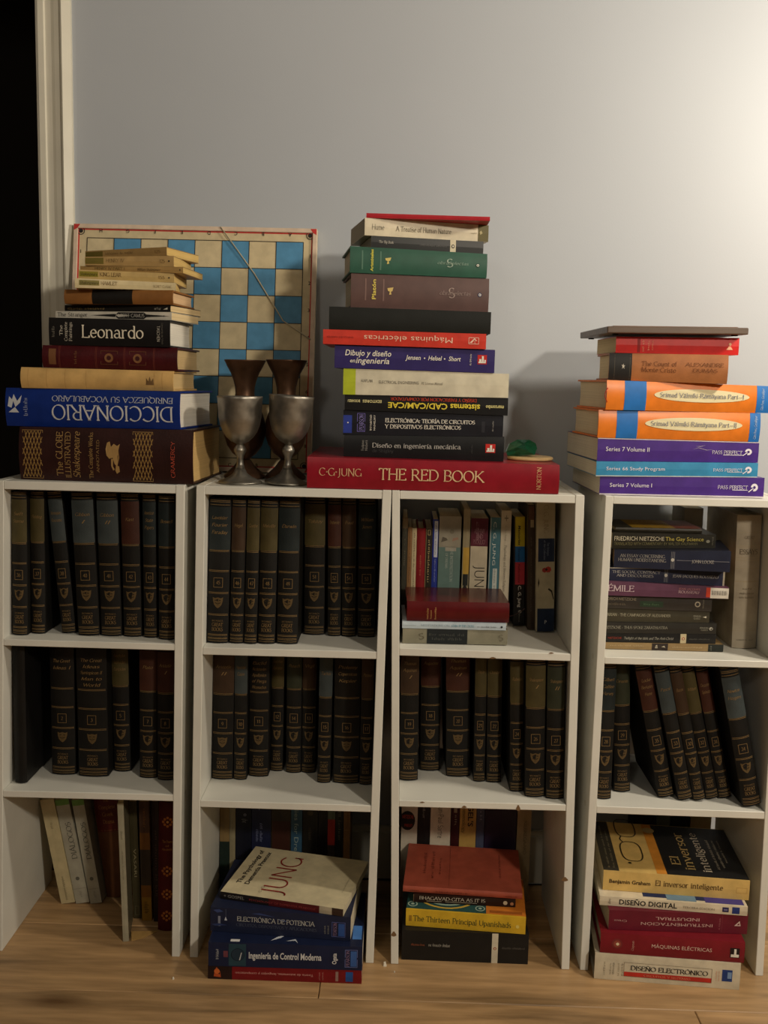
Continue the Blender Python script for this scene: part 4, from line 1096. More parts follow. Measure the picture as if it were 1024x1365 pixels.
for xc, zc in ((M0 * .52, BW - M0 * .5), (BW - M0 * .52, BW - M0 * .5), (M0 * .52, M0 * .5), (BW - M0 * .52, M0 * .5)):
    for ro, ri, cc in ((.0072, .0058, INKB), (.0038, 0, INKB)):
        V = [(xc + q * math.cos(a), -.0009, zc + q * math.sin(a)) for a in [2 * math.pi * k / 20 for k in range(20)] for q in ((ro, ri) if ri else (ro,))]
        Fc = [(2 * k, 2 * ((k + 1) % 20), 2 * ((k + 1) % 20) + 1, 2 * k + 1) for k in range(20)] if ri else [tuple(range(20))]
        obj('corner_ring', V, [f for f in Fc], cc, cb)
ex0, ex1 = BW * .602, BW * .985
tube('elastic_cord', [(ex0, .004, BW + .0008), (ex0 + .001, -.0052, BW - .001), ((ex0 * .62 + ex1 * .38), -.0035, BW * (1 - .19)), ((ex0 * .3 + ex1 * .7), -.003, BW * .62), (ex1, -.0052, BW * (1 - .455))], .0011, mat((196, 186, 160), .6, 'plain', 'cord'), cb)

# ---- copper vases
VM = mat((92, 66, 48), .42, 'metalwear', 'aged_copper', .7)
def vase(xc, Yc, label):
    c = at(240 + xc * .27094, 600, Yc)[0]
    z = lambda yv: at(240 + xc * .27094, 290 + yv * .27094, Yc)[2]
    k = .27094 / FPX * Yc * 1.02
    r = empty('vase', (c, Yc, .8), label, 'vase', 'pair of flared copper vases before the chess board')
    H = z(702) - .8
    zz = lambda yv: max(0, z(yv) - .8)
    prof = [(0, 0), (96, None), (100, .002), (98, .005), (80, .011), (52, .02), (30, .031), (24, zz(1190)), (34, zz(1178)), (58, zz(1160)), (84, zz(1120)), (98, zz(1075)), (101, zz(1040)), (98, zz(1005)), (86, zz(965)), (66, zz(925)), (50, zz(890)), (45, zz(865)), (47, zz(835)), (55, zz(800)), (68, zz(765)), (84, zz(735)), (93, zz(715)), (98, zz(706)), (99, H), (97, H + .0006), (94, H - .002), (80, zz(740)), (60, zz(780)), (44, zz(830)), (40, zz(880)), (0, zz(885))]
    prof = [(a * k, (0 if b is None else b)) for a, b in prof]
    nb = 8
    lathe('foot', prof[:nb], VM, r)
    lathe('body', prof[nb - 1:], VM, r)
    return r
vase(318, 1.69, 'aged copper vase with flared mouth behind the goblet nearer the pile of books')
vase(520, 1.69, 'aged copper vase with flared mouth behind the goblet nearer the big red book')
# ---- pewter goblets
PW_ = mat((150, 145, 135), .36, 'metalwear', 'pewter', .85)
def goblet(xc, Yc, xr, label):
    X0 = at(240 + xc * .27094, 645, Yc)[0]
    z = lambda yv: at(240 + xc * .27094, 290 + yv * .27094, Yc)[2] - .8
    k = .27094 / FPX * Yc
    r = empty('goblet', (X0, Yc, .8 + abs(xr - xc) * k * .2), label, 'goblet', 'pair of pewter goblets on the second bookcase')
    r.rotation_euler = (0, math.atan2((xr - xc) * k, z(880)), 0)
    H = z(880)
    foot = [(0, 0), (106, 0), (108, .0015), (106, .003), (88, .0055), (60, .0095), (36, .0155), (24, .023)]
    stem = [(24, .023), (18, .031), (16, .038), (18, .044), (24, .0475), (30, .0515), (31, .0545), (27, .058), (19, .0615), (17, .0635)]
    bowl = [(17, .0635), (22, .0645), (44, .068), (66, .0745), (84, .083), (97, .094), (105, .107), (110, H - .004), (112, H), (110, H + .0004), (107, H - .004), (101, .107), (92, .094), (78, .083), (58, .0755), (30, .071), (0, .070)]
    for nm, p in (('foot', foot), ('stem', stem), ('bowl', bowl)):
        lathe(nm, [(a * k, b) for a, b in p], PW_, r, 48)
    return r
goblet(296, 1.603, 293, 'dull pewter goblet nearer the pile of books, before a copper vase')
goblet(522, 1.603, 546, 'dull pewter goblet nearer the big red book, before a copper vase')

# ---- pale wooden disc and green glass lump beside the middle pile
Yd = 1.645
pc = at(*px('E', 872, 497), Yd)
zr = s2z = at(*px('E', 870, 508), 1.556)[2]
zr = RED_TOP[0] + RED_TOP[1] * pc[0] + .0004
dk = lathe('round_coaster', [(0, 0), (.036, 0), (.0375, .0015), (.0378, .0035), (.0365, .0055), (.034, .006), (0, .006)], mat((214, 182, 130), .5, 'wood', 'pale_wood'))
dk.location = (at(*px('E', 872, 490), Yd)[0], Yd, zr)
tag(dk, 'round pale wooden disc lying on the big red book', 'coaster')
random.seed(3)
gx0, gx1 = at(*px('E', 780, 440), Yd)[0], at(*px('E', 896, 440), Yd)[0]
gz = at(*px('E', 840, 414), Yd)[2] - (zr + .006)
a_, b_, h_ = (gx1 - gx0) / 2, .014, gz
ringp = [(-.9, .0, .0), (-1, .6, .25), (-.8, .8, .75), (-.3, .9, 1), (.45, .8, 1.02), (.9, .6, .8), (1, .4, .5), (.85, .3, .1)]
V = [(x * a_, -b_ * (.7 + .3 * ((i * 37) % 5) / 5), z * h_ * .98 + .0002) for i, (x, q, z) in enumerate(ringp)] + [(x * a_ * .95, b_ * (.6 + .4 * ((i * 53) % 5) / 5), z * h_ * .9 + .0002) for i, (x, q, z) in enumerate(ringp)]
V += [(-.35 * a_, -b_ * 1.5, h_ * .55), (.35 * a_, -b_ * 1.6, h_ * .35), (.1 * a_, -b_ * 1.35, h_ * .8), (-.1 * a_, b_ * 1.4, h_ * .5)]
n8 = 8
Fc = [(i, (i + 1) % n8, n8 + (i + 1) % n8, n8 + i) for i in range(n8)]
Fc += [(1, 0, 16), (2, 1, 16), (3, 2, 18), (2, 16, 18), (4, 3, 18), (5, 4, 18), (6, 5, 17), (5, 18, 17), (16, 17, 18), (7, 6, 17), (0, 7, 17), (0, 17, 16)]
Fc += [(8 + i, 8 + (i + 1) % 8, 19) for i in range(8)]
gg = obj('glass_lump', V, Fc, mat((24, 120, 82), .12, 'glass', 'green_glass'))
gg.location = ((gx0 + gx1) / 2, Yd, zr + .0062)
tag(gg, 'faceted dark green glass lump on the pale wooden disc', 'ornament')

# ================================================================== loose books inside the bookcases
def U(yt, yb, y):
    return (yb - y) / (yb - yt)
# ---- third bookcase, upper shelf
z31 = shelf_z(3, 1, .13)
fp = FloorPile(z31)
fp.put('J', 97, 795, 608, 805, 722, 735, .118, color=(128, 124, 106), page=(190, 178, 150), style='hb', surf='cloth', bulge=.001, label='grey hardback with a black title block, lowest of three lying books, third bookcase', gfx=[
    ('p', 215, 412, 0, 1, (30, 34, 36)), ('t', 'THE WORKS OF', 225, 400, .56, .74, (76, 78, 74), 's'), ('t', 'SAINT JOHN', 240, 390, .26, .46, (76, 78, 74), 's'), ('t', 'S', 175, 200, .3, .7, (104, 98, 82), 's'), ('t', 'S', 565, 585, .3, .7, (104, 98, 82), 's')])
fp.put('J', 96, 722, 602, 734, 690, 702, .122, color=(182, 196, 206), page=(200, 190, 166), label='slim pale blue paperback lying between a grey and a dark red book', gfx=[
    ('t', 'MEDITATIONS ON', 188, 325, .4, .68, (140, 158, 170), 's'), ('t', 'JOHN OF THE CROSS', 335, 445, .36, .7, (76, 140, 160), 's'), ('t', 'THE COMPLETE TEXT', 462, 555, .36, .62, (70, 74, 80), 'b'), ('t', 'MEISTER', 100, 165, .4, .6, (160, 172, 178), 's'), ('d', 580, .5, .0018, (40, 44, 48))])
rbk = fp.put('J', 118, 686, 615, 696, 588, 602, .112, style='hb', color=(84, 20, 22), surf='card', rough=.22, bulge=.004, page=(150, 90, 70), label='glossy dark red hardback lying on top of two books, third bookcase', gfx=[
    ('t', 'COLLECTED', 212, 222, .12, .7, (196, 150, 90), 's', 90), ('t', 'DREAMS', 230, 238, .14, .6, (196, 150, 90), 's', 90), ('t', 'MEMORIES', 250, 260, .12, .74, (196, 150, 90), 's', 90)])
tube('ribbon_bookmark', [(rbk.L - .004 + .004 * k, .03 - .002 * k, .0035 + .00028 * k * k) for k in range(9)], .0007, mat((36, 20, 18), .7, 'plain', 'dark_ribbon'), rbk.root)
YB = max(flr(*px('J', 610, 716), z31)[1], 1.717)
up3 = lambda xl, xr, yt, lab, D=.12, dy=0.0, **kw: upright('N', xl, xr, yt, YB + dy, z31, D, label=lab, **kw)
K2 = 'upright in the third bookcase'
up3(46, 90, 130, 'dark grey upright book at the panel ' + K2, color=(62, 60, 50), dy=-.005, gfx=[('p', .9, 1, 0, 1, (130, 112, 84)), ('t', 'C. G. Jung', .55, .9, .35, .6, (120, 116, 100), 's', 180)])
up3(91, 126, 212, 'slim tan paperback ' + K2, color=(150, 112, 74), gfx=[('t', 'Psychology of the Unconscious', .42, .95, .3, .62, (96, 58, 34), 's', 180)])
up3(128, 166, 220, 'slim cream paperback between tan and red ones ' + K2, color=(206, 190, 152), gfx=[('t', 'The Psychology of the Transference', .36, .95, .28, .62, (60, 54, 44), 's', 180)])
up3(168, 242, 220, 'plain red hardback ' + K2, color=(136, 26, 32), style='hb', gfx=[('t', 'Modern Man', .5, .72, .42, .6, (190, 120, 90), 's', 180)])
up3(244, 301, 222, 'black paperback with tan lettering ' + K2, color=(46, 42, 34), gfx=[('t', 'SYNCHRONICITY', .42, .88, .3, .64, (186, 164, 116), 'bb', 180), ('x', .93, .985, .3, .7, (186, 164, 116)), ('p', .36, .99, .9, .98, (150, 130, 92), 'pale_edge')])
up3(305, 353, 145, 'blue paperback with a white top label ' + K2, color=(42, 56, 140), gfx=[('p', .64, .985, .1, .72, (196, 200, 210)), ('t', 'Man and Symbols', .66, .96, .26, .56, (60, 64, 110), 'b', 180), ('t', 'Psychological', .4, .62, .3, .6, (150, 160, 210), 's', 180)])
up3(360, 548, 118, 'thick grey-green book with a pale printed top ' + K2, D=.13, color=(100, 124, 118), gfx=[('p', .715, 1, 0, 1, (146, 140, 124)), ('t', 'THE INTERPRETATION', .4, .7, .34, .46, (178, 186, 176), 's', 180), ('t', 'OF DREAMS', .52, .66, .58, .68, (178, 186, 176), 's', 180),
    ('o', [(.76, .9), (.78, .6), (.8, .66), (.81, .84)], (92, 86, 74), 'printed_figure'), ('o', [(.77, .4), (.79, .1), (.81, .14), (.8, .36)], (150, 118, 100), 'printed_figure'), ('d', .86, .42, .004, (122, 116, 100)), ('p', .68, .72, .2, .7, (160, 156, 142), 'pale_band')])
up3(568, 626, 55, 'tall beige book with yellow and black blocks ' + K2, D=.14, color=(150, 138, 110), gfx=[('p', .44, .67, 0, .9, (186, 150, 66)), ('p', .34, .44, .1, .85, (38, 38, 36)), ('o', [(.32, .2), (.36, .5), (.32, .8), (.3, .5)], (38, 38, 36), 'printed_figure')])
up3(632, 778, 135, 'cream book with maroon top and big dark letters ' + K2, color=(190, 178, 154), gfx=[('p', .74, 1, 0, 1, (84, 28, 44)), ('t', 'JUNG', .27, .56, .14, .7, (50, 44, 40), 'n', 180), ('t', 'The Essential', .8, .96, .55, .7, (150, 110, 116), 's', -90), ('t', 'PSYCHOLOGY', .76, .8, .15, .85, (150, 110, 116), 's', -90), ('t', 'ALCHEMY', .86, .9, .2, .8, (150, 110, 116), 's', -90), ('t', 'AND', .81, .85, .3, .7, (150, 110, 116), 's', -90)])
up3(795, 885, 128, 'teal book with pale spaced capitals ' + K2, color=(70, 112, 124), gfx=[('t', 'C. G. JUNG', .56, .96, .4, .68, (196, 204, 200), 'b', 180), ('p', .0, .53, .2, .62, (190, 196, 190)), ('t', 'MODERN MAN IN SEARCH', .1, .52, .32, .5, (110, 120, 118), 'b', 180), ('p', 0, 1, .9, 1, (150, 160, 156), 'pale_edge')])
up3(890, 976, 70, 'tall white book beside the teal one ' + K2, color=(196, 186, 164), D=.14, gfx=[('t', 'Psychology and Western Religion', .3, .7, .36, .6, (110, 102, 90), 's', 180), ('p', .93, .94, .3, .7, (120, 112, 98), 'printed_cross'), ('p', .91, .96, .47, .53, (120, 112, 98), 'printed_cross'), ('t', 'C. G. Jung', .74, .87, .4, .58, (150, 142, 126), 's', 180)])
upright('O', 308, 408, 200, None, z31, .13, bl=303, br=403, yb=1190, label='paperback striped yellow, blue, red and black ' + K2, color=(30, 28, 28), gfx=[
    ('p', .73, 1, 0, .86, (196, 178, 40)), ('p', .585, .73, 0, .86, (30, 100, 160)), ('p', .38, .585, 0, .86, (190, 56, 66)), ('t', 'Memories', .745, .92, .35, .6, (50, 44, 20), 'bi', 180), ('t', 'Dreams', .6, .71, .4, .6, (16, 50, 84), 'bi', 180), ('t', 'Reflections', .4, .57, .4, .6, (120, 26, 34), 'bi', 180), ('t', 'C. G. Jung', .17, .37, .3, .58, (214, 208, 196), 'bb', 180), ('d', .13, .42, .003, (150, 144, 132)), ('t', 'Vintage', .03, .11, .38, .54, (150, 144, 132), 'b', 180)])
upright('O', 436, 498, 90, None, z31, .15, bl=430, br=493, yb=1225, label='dark brown narrow book with a small label ' + K2, color=(56, 44, 34), gfx=[('p', .82, .88, .1, .6, (150, 136, 108)), ('t', 'The Portable Jung Anthology', .14, .74, .36, .56, (96, 86, 74), 's', 180), ('p', .88, .99, .05, .85, (84, 56, 42))])
upright('O', 511, 692, 72, None, z31, .15, bl=506, br=672, yb=1245, label='wide beige book with navy blocks and a red flower ' + K2, color=(174, 164, 136), page=(190, 176, 140), gfx=[
    ('p', .545, .725, .02, .9, (26, 40, 66)), ('p', 0, .18, 0, .92, (24, 38, 62)), ('t', 'C. G. JUNG', .765, .98, .36, .6, (146, 134, 108), 's', 180), ('t', 'Four Archetypes', .59, .69, .3, .42, (120, 130, 144), 's', 180), ('t', 'of the Collective', .56, .71, .5, .6, (120, 130, 144), 's', 180), ('t', 'P', .06, .09, .4, .52, (196, 196, 190), 'b', -90),
    ('d', .485, .35, .0055, (164, 54, 44), 'flower_print', 'spine', .0005, 7), ('d', .48, .55, .0045, (150, 44, 40), 'flower_print', 'spine', .0005, 6), ('d', .485, .45, .002, (40, 34, 26), 'flower_print', 'spine', .0008), ('o', [(.42, .86), (.38, .82), (.34, .88), (.38, .9)], (40, 40, 34), 'leaf_print'), ('o', [(.33, .36), (.31, .18), (.25, .06), (.255, .02), (.32, .12), (.34, .3)], (40, 38, 34), 'stem_print')])
# ---- third bookcase, bottom
f3 = FloorPile(0.0)
f3.put('K', 92, 838, 708, 862, 690, 722, .14, color=(28, 27, 26), page=(190, 180, 152), label='thick black paperback with a white stripe, lowest on the floor in the third bookcase', gfx=[
    ('p', 530, 560, 0, 1, (206, 198, 176)), ('d', 545, .5, .0026, (150, 80, 50)), ('d', 545, .5, .0013, (220, 212, 192), 'emblem', 'spine', .0008), ('t', 'ANONYMOUS', 138, 205, .5, .58, (150, 84, 56), 'b'), ('t', 'The Arabian Nights', 222, 328, .49, .6, (170, 166, 154), 'si'), ('t', 'PENGUIN CLASSICS', 580, 692, .5, .57, (96, 92, 86), 'b')])
yw = f3.put('K', 113, 672, 696, 716, 592, 636, .13, color=(206, 168, 46), page=(196, 180, 130), label='yellow paperback with dark green title and a patterned cover in the floor pile', gfx=[
    ('t', 'The Thirteen Principal Upanishads', 150, 625, .34, .66, (44, 66, 40), 's'), ('p', 128, 142, .3, .66, (150, 116, 36), 'small_mark'), ('d', 657, .44, .003, (226, 206, 110)),
    ('p', 0, .67, .03, .98, (38, 74, 70), 'cover_pattern', {'side': 'top'}), ('p', .67, 1, .03, .98, (196, 116, 40), 'cover_pattern', {'side': 'top'}),
    *[('o', [(.33 + r * math.cos(a), .30 + r * 1.1 * math.sin(a)) for a in [math.pi * k / 12 for k in range(13)]] + [(.33 + (r - .035) * math.cos(a), .30 + (r - .035) * 1.1 * math.sin(a)) for a in [math.pi * k / 12 for k in range(12, -1, -1)]], c_, 'cover_pattern', 'top', .0006) for r, c_ in ()],
    ('p', .7, .97, .06, .12, (150, 84, 30), 'cover_pattern', {'side': 'top', 'out': .0006})])
for q, (rr_, cc_) in enumerate(((.058, (196, 160, 60)), (.054, (34, 70, 70)), (.048, (150, 170, 150)), (.044, (34, 60, 66)), (.037, (120, 150, 140)), (.033, (30, 56, 62)))):
    yw.disc(.33, .52, rr_, cc_, 'ring_print', 'top', .0005 + .0001 * q, 36)
for uc in (.05, .62):
    for q, (rr_, cc_) in enumerate(((.0085, (150, 170, 150)), (.0065, (34, 70, 70)), (.003, (150, 170, 150)))):
        yw.disc(uc, .14, rr_, cc_, 'ring_print', 'top', .0006 + .0001 * q, 18)
bh = f3.put('K', 150, 558, 648, 584, 512, 552, .12, color=(40, 24, 20), page=(190, 172, 130), label='dark brown paperback with white serif capitals under the terracotta book', gfx=[
    ('t', 'BHAGAVAD-GITA AS IT IS', 180, 500, .42, .8, (206, 196, 178), 's'), ('p', 215, 288, .22, .27, (190, 180, 160), 'underline'), ('p', 306, 460, .22, .27, (190, 180, 160), 'underline'), ('p', 150, 152, 0, 1, (120, 96, 70), 'edge_line'), ('d', 598, .5, .0036, (190, 178, 150)), ('d', 630, .42, .003, (170, 120, 84))])
tc_ = f3.put('K', 100, 506, 681, 545, 478, 515, .158, style='hb', color=(168, 82, 62), surf='worn', bulge=.002, page=(200, 176, 140), label='faded terracotta cloth hardback on top of the floor pile in the third bookcase', gfx=[
    ('t', 'ANIMA', 135, 178, .3, .6, (110, 48, 36), 's'), ('t', 'COMMENTARIES', 262, 420, .3, .6, (120, 54, 40), 's'), ('t', 'KRISHNA', 600, 660, .3, .6, (120, 54, 40), 's'),
    *[('l', [0], 0, 0.001, (100, 40, 30))][:0],
    ('p', .383, .386, .04, .97, (120, 54, 40), 'embossed_line', {'side': 'top'}), ('p', .02, .98, .96, .965, (120, 54, 40), 'embossed_line', {'side': 'top'}),
    ('t', 'COMMENTARIES', .15, .18, .3, .8, (104, 44, 34), 's', 90, 'lettering', 'top'), ('t', 'ON LIVING', .22, .25, .2, .85, (104, 44, 34), 's', 90, 'lettering', 'top'), ('t', 'SERIES', .29, .31, .3, .7, (104, 44, 34), 's', 90, 'lettering', 'top'), ('t', 'SECOND EDITION', .81, .83, .3, .85, (104, 44, 34), 's', 90, 'lettering', 'top')])
B3 = 'at the back, bottom of the third bookcase'
YK = 1.768
def back3(xl, xr, lab, top=.22, **kw):
    zt = at(*px('K', (xl + xr) / 2, 100), YK)[2]
    return upright('K', xl, xr, 100, YK, 0.0, .07, H=max(top, zt + .03), label=lab + ' ' + B3, **kw)
b = back3(94, 172, 'white book with a black disc', color=(196, 188, 172))
uu = lambda y: at(*px('K', 120, y), YK)[2] / b.L
b.disc(uu(160), .62, .019, (30, 26, 24), 'black_disc', rv=.75)
b.text('NIETZSCHE', uu(150), uu(132), .25, .95, (190, 60, 40), 'b', -90)
b.text('FREUD', uu(190), uu(176), .3, .8, (190, 60, 40), 'b', -90)
back3(173, 234, 'black book with small white lettering', color=(28, 27, 27), gfx=[('t', 'ARENDT', .72, .85, .4, .6, (150, 146, 136), 'b', 180)])
back3(236, 334, 'white book with thin black lettering', color=(206, 198, 178), gfx=[('t', 'Jean-Paul Sartre', .55, .86, .36, .62, (44, 42, 40), 'n', 180)])
back3(337, 377, 'narrow dark maroon book', color=(58, 22, 24), gfx=[('p', .78, .86, .3, .7, (150, 140, 120)), ('t', 'MARX', .66, .76, .3, .6, (150, 140, 120), 'b', 180)])
back3(379, 459, 'yellow-tan book with big black capitals', color=(186, 152, 84), gfx=[('t', "HEGEL'S", .66, .95, .18, .5, (40, 36, 30), 'bb', 180), ('t', 'Phenomenology', .6, .93, .64, .84, (60, 50, 36), 'sl', 180)])
back3(461, 499, 'narrow slate blue book', color=(70, 76, 100), gfx=[('t', 'KANT', .7, .88, .3, .6, (120, 124, 140), 's', 180)])
back3(502, 656, 'wide dark purple book with a red top', color=(38, 28, 50), gfx=[('p', .84, 1, 0, .95, (150, 44, 40)), ('t', 'De Los Fundamentos', .9, .93, .12, .8, (210, 130, 110), 's', -90)])
upright('K', 660, 728, 110, YK, 0.0, .07, H=.235, label='tall cream book with thin sideways capitals ' + B3, color=(160, 142, 108), gfx=[('t', 'KIERKEGAARD', .4, .68, .3, .5, (96, 82, 60), 'n', 180)])

# ---- fourth bookcase, upper shelf
z41 = shelf_z(4, 1, .4)
s4 = Pile(z41)
K4 = "in the fourth bookcase's pile"
HL = 100     # the pile runs on behind the side panel
P4 = 1.60
s4.put('L', HL + 12, 775, 908, 920, P4 - .002, .14, color=(146, 122, 84), page=(190, 176, 146), label='tan paperback with a dark picture block, lowest ' + K4, gfx=[
    ('p', 375, 465, 0, 1, (50, 40, 36)), ('p', 690, 775, 0, 1, (34, 38, 34)), ('o', [(392, .3), (408, .3), (404, .8), (396, .7)], (170, 160, 140), 'printed_figure'), ('o', [(428, .5), (450, .4), (444, .7)], (170, 160, 140), 'printed_figure'), ('t', 'UPON LOVE AND ETHICS', 140, 330, .5, .72, (186, 164, 124), 's'), ('t', 'WOLLSTONECRAFT', 490, 660, .42, .64, (186, 164, 124), 's'), ('t', 'DOVER', 700, 710, .15, .85, (130, 130, 120), 'b', 90)])
s4.put('L', HL + 12, 733, 858, 862, P4, .12, color=(30, 29, 28), page=(180, 166, 140), label='black paperback with a cream stripe, second from the bottom ' + K4, gfx=[
    ('p', 535, 568, 0, 1, (196, 182, 146)), ('d', 551, .5, .0023, (160, 74, 40)), ('d', 551, .5, .0012, (214, 206, 180), 'emblem', 'spine', .0008), ('t', 'NIETZSCHE', 130, 205, .4, .64, (150, 56, 40), 'b'), ('t', 'Twilight of the Idols and The Anti-Christ', 218, 495, .36, .64, (170, 166, 152), 'si'), ('t', 'PENGUIN CLASSICS', 585, 700, .4, .56, (100, 98, 90), 'n')])
s4.put('L', HL + 21, 737, 795, 803, P4, .115, color=(46, 44, 40), page=(196, 184, 150), label='black paperback with pale capitals, third from the bottom ' + K4, gfx=[
    ('t', 'ETZSCHE - THUS SPOKE ZARATHUSTRA', 125, 462, .44, .68, (160, 156, 140), 's'), ('d', 706, .5, .003, (170, 166, 152)), ('o', [(700, .4), (712, .4), (712, .6)], (46, 44, 40), 'emblem', 'spine', .0008), ('t', 'PENGUIN', 645, 690, .5, .66, (150, 146, 130), 'b'), ('t', 'CLASSICS', 650, 688, .3, .44, (150, 146, 130), 'b')])
s4.put('L', HL + 23, 698, 715, 735, P4 + .003, .115, color=(66, 62, 50), page=(196, 184, 150), label='dark olive paperback with pale capitals, fourth from the bottom ' + K4, gfx=[
    ('t', 'RRIAN - THE CAMPAIGNS OF ALEXANDER', 127, 480, .44, .64, (170, 164, 140), 's'), ('t', 'PENGUIN', 608, 650, .5, .64, (150, 146, 130), 'b'), ('t', 'CLASSICS', 610, 646, .3, .44, (150, 146, 130), 'b'), ('o', [(660, .5), (680, .42), (680, .58)], (206, 200, 180), 'emblem')])
s4.put('L', HL + 18, 712, 640, 658, P4, .115, color=(58, 54, 50), page=(196, 184, 150), label='dark grey paperback with a round emblem under the plum one ' + K4, gfx=[
    ('t', 'DRICH NIETZSCHE', 128, 288, .62, .84, (150, 138, 116), 'b'), ('t', 'On the Genealogy of Morals', 128, 230, .26, .44, (130, 118, 100), 'b'), ('p', 310, 440, .2, .62, (46, 64, 48)), ('t', 'ECCE HOMO', 330, 420, .32, .5, (90, 120, 90), 'b'), ('d', 632, .5, .0046, (170, 160, 140)), ('d', 632, .5, .0028, (58, 54, 50), 'emblem', 'spine', .0008), ('t', 'VINTAGE', 660, 668, .2, .84, (130, 122, 106), 'b', 90)])
em = s4.put('L', HL + 20, 805, 566, 600, P4 - .008, .13, color=(92, 58, 78), page=(196, 184, 154), label='plum paperback with a barcode sticker on its end ' + K4, gfx=[
    ('t', '\u00c9MILE', 132, 275, .34, .76, (200, 180, 186), 's'), ('t', 'JEAN JACQUES', 526, 645, .64, .78, (176, 120, 120), 's'), ('t', 'ROUSSEAU', 526, 640, .36, .56, (200, 170, 172), 's'), ('p', 680, 704, .1, .9, (196, 66, 44), 'sticker'), ('p', 704, 806, .02, .9, (206, 200, 188), 'sticker')])
for q in range(18):
    u = (712 + q * 4.8 - HL - 20) / (805 - HL - 20)
    em.patch(u, u + (.0016 if q % 3 else .003), .3, .68, (40, 40, 40), 'barcode_stripe', .0006)
s4.put('L', 138, 785, 488, 497, P4, .125, color=(38, 42, 62), page=(196, 180, 142), label='navy paperback with worn white corners, above the plum one ' + K4, gfx=[
    ('t', 'THE SOCIAL CONTRACT', 155, 422, .6, .78, (170, 166, 160), 's'), ('t', 'AND DISCOURSES', 180, 385, .34, .52, (170, 166, 160), 's'), ('t', 'JEAN-JACQUES ROUSSEAU', 492, 748, .42, .58, (170, 166, 160), 's'), ('d', 455, .52, .0024, (190, 186, 176)), ('l', [446, 452, 458, 464], .05, .95, (120, 120, 126)), ('p', 138, 785, .93, 1, (150, 144, 132), 'worn_edge'), ('p', 775, 785, 0, .9, (160, 152, 136), 'worn_edge')])
s4.put('L', 165, 818, 388, 402, P4, .125, back=145, side='l', color=(38, 42, 60), page=(176, 140, 104), label='navy paperback jutting furthest out, second from the top ' + K4, gfx=[
    ('t', 'AN ESSAY CONCERNING', 200, 452, .6, .76, (166, 162, 154), 's'), ('t', 'HUMAN UNDERSTANDING', 190, 460, .38, .54, (166, 162, 154), 's'), ('t', 'JOHN LOCKE', 604, 726, .4, .55, (176, 172, 164), 's'), ('d', 497, .52, .0026, (190, 186, 176)), ('l', [488, 494, 500, 506], .05, .95, (120, 120, 126)), ('p', 520, 812, .49, .52, (110, 110, 118), 'rule_line')])
s4.put('L', 155, 733, 293, 306, P4 + .004, .115, color=(44, 42, 34), page=(196, 180, 142), label='black paperback with white and yellow capitals near the top ' + K4, gfx=[
    ('t', 'FRIEDRICH NIETZSCHE', 166, 445, .52, .8, (214, 206, 180), 'b'), ('t', 'The Gay Science', 452, 665, .52, .8, (206, 190, 90), 'b'), ('t', 'TRANSLATED WITH COMMENTARY BY WALTER KAUFMANN', 166, 632, .24, .42, (150, 144, 100), 'n'), ('d', 690, .5, .003, (150, 146, 130)), ('t', 'VINTAGE', 712, 720, .2, .84, (130, 126, 112), 'b', 90)])
s4.put('L', 170, 655, 268, 290, P4 + .02, .1, color=(48, 42, 30), page=(176, 160, 124), label='thin paperback with a yellow and red cover, topmost ' + K4, gfx=[
    ('p', .2, .7, .02, .98, (176, 140, 40), 'cover_print', {'side': 'top'}), ('p', .7, 1, .02, .98, (140, 70, 50), 'cover_print', {'side': 'top'})])
upright('L', 835, 1008, 197, None, z41, .16, bl=820, br=955, yb=940, yaw=0, label='tall thick grey-brown cloth hardback standing beside the lying pile of the fourth bookcase', style='hb', color=(160, 150, 132), page=(180, 166, 134), surf='cloth', gfx=[
    ('l', [.13, .5, .505, .6, .66, .68, .76, .77, .87], .02, .98, (160, 148, 126), .0012), ('t', 'ESSAYS', .71, .745, .14, .86, (92, 82, 66), 's', -90), ('t', 'GREAT', .825, .845, .3, .7, (104, 94, 78), 's', -90), ('t', 'PLATO', .445, .46, .3, .7, (98, 88, 72), 's', -90), ('t', 'DIALOGUES', .41, .425, .2, .8, (104, 94, 78), 's', -90), ('t', 'AND LETTERS', .38, .395, .2, .8, (104, 94, 78), 's', -90), ('t', 'CLASSICS CLUB', .06, .07, .15, .85, (98, 88, 72), 's', -90)])
upright('L', 560, 664, 158, 1.752, z41, .08, label='pale book standing at the back behind the lying pile of the fourth bookcase', color=(186, 178, 160))

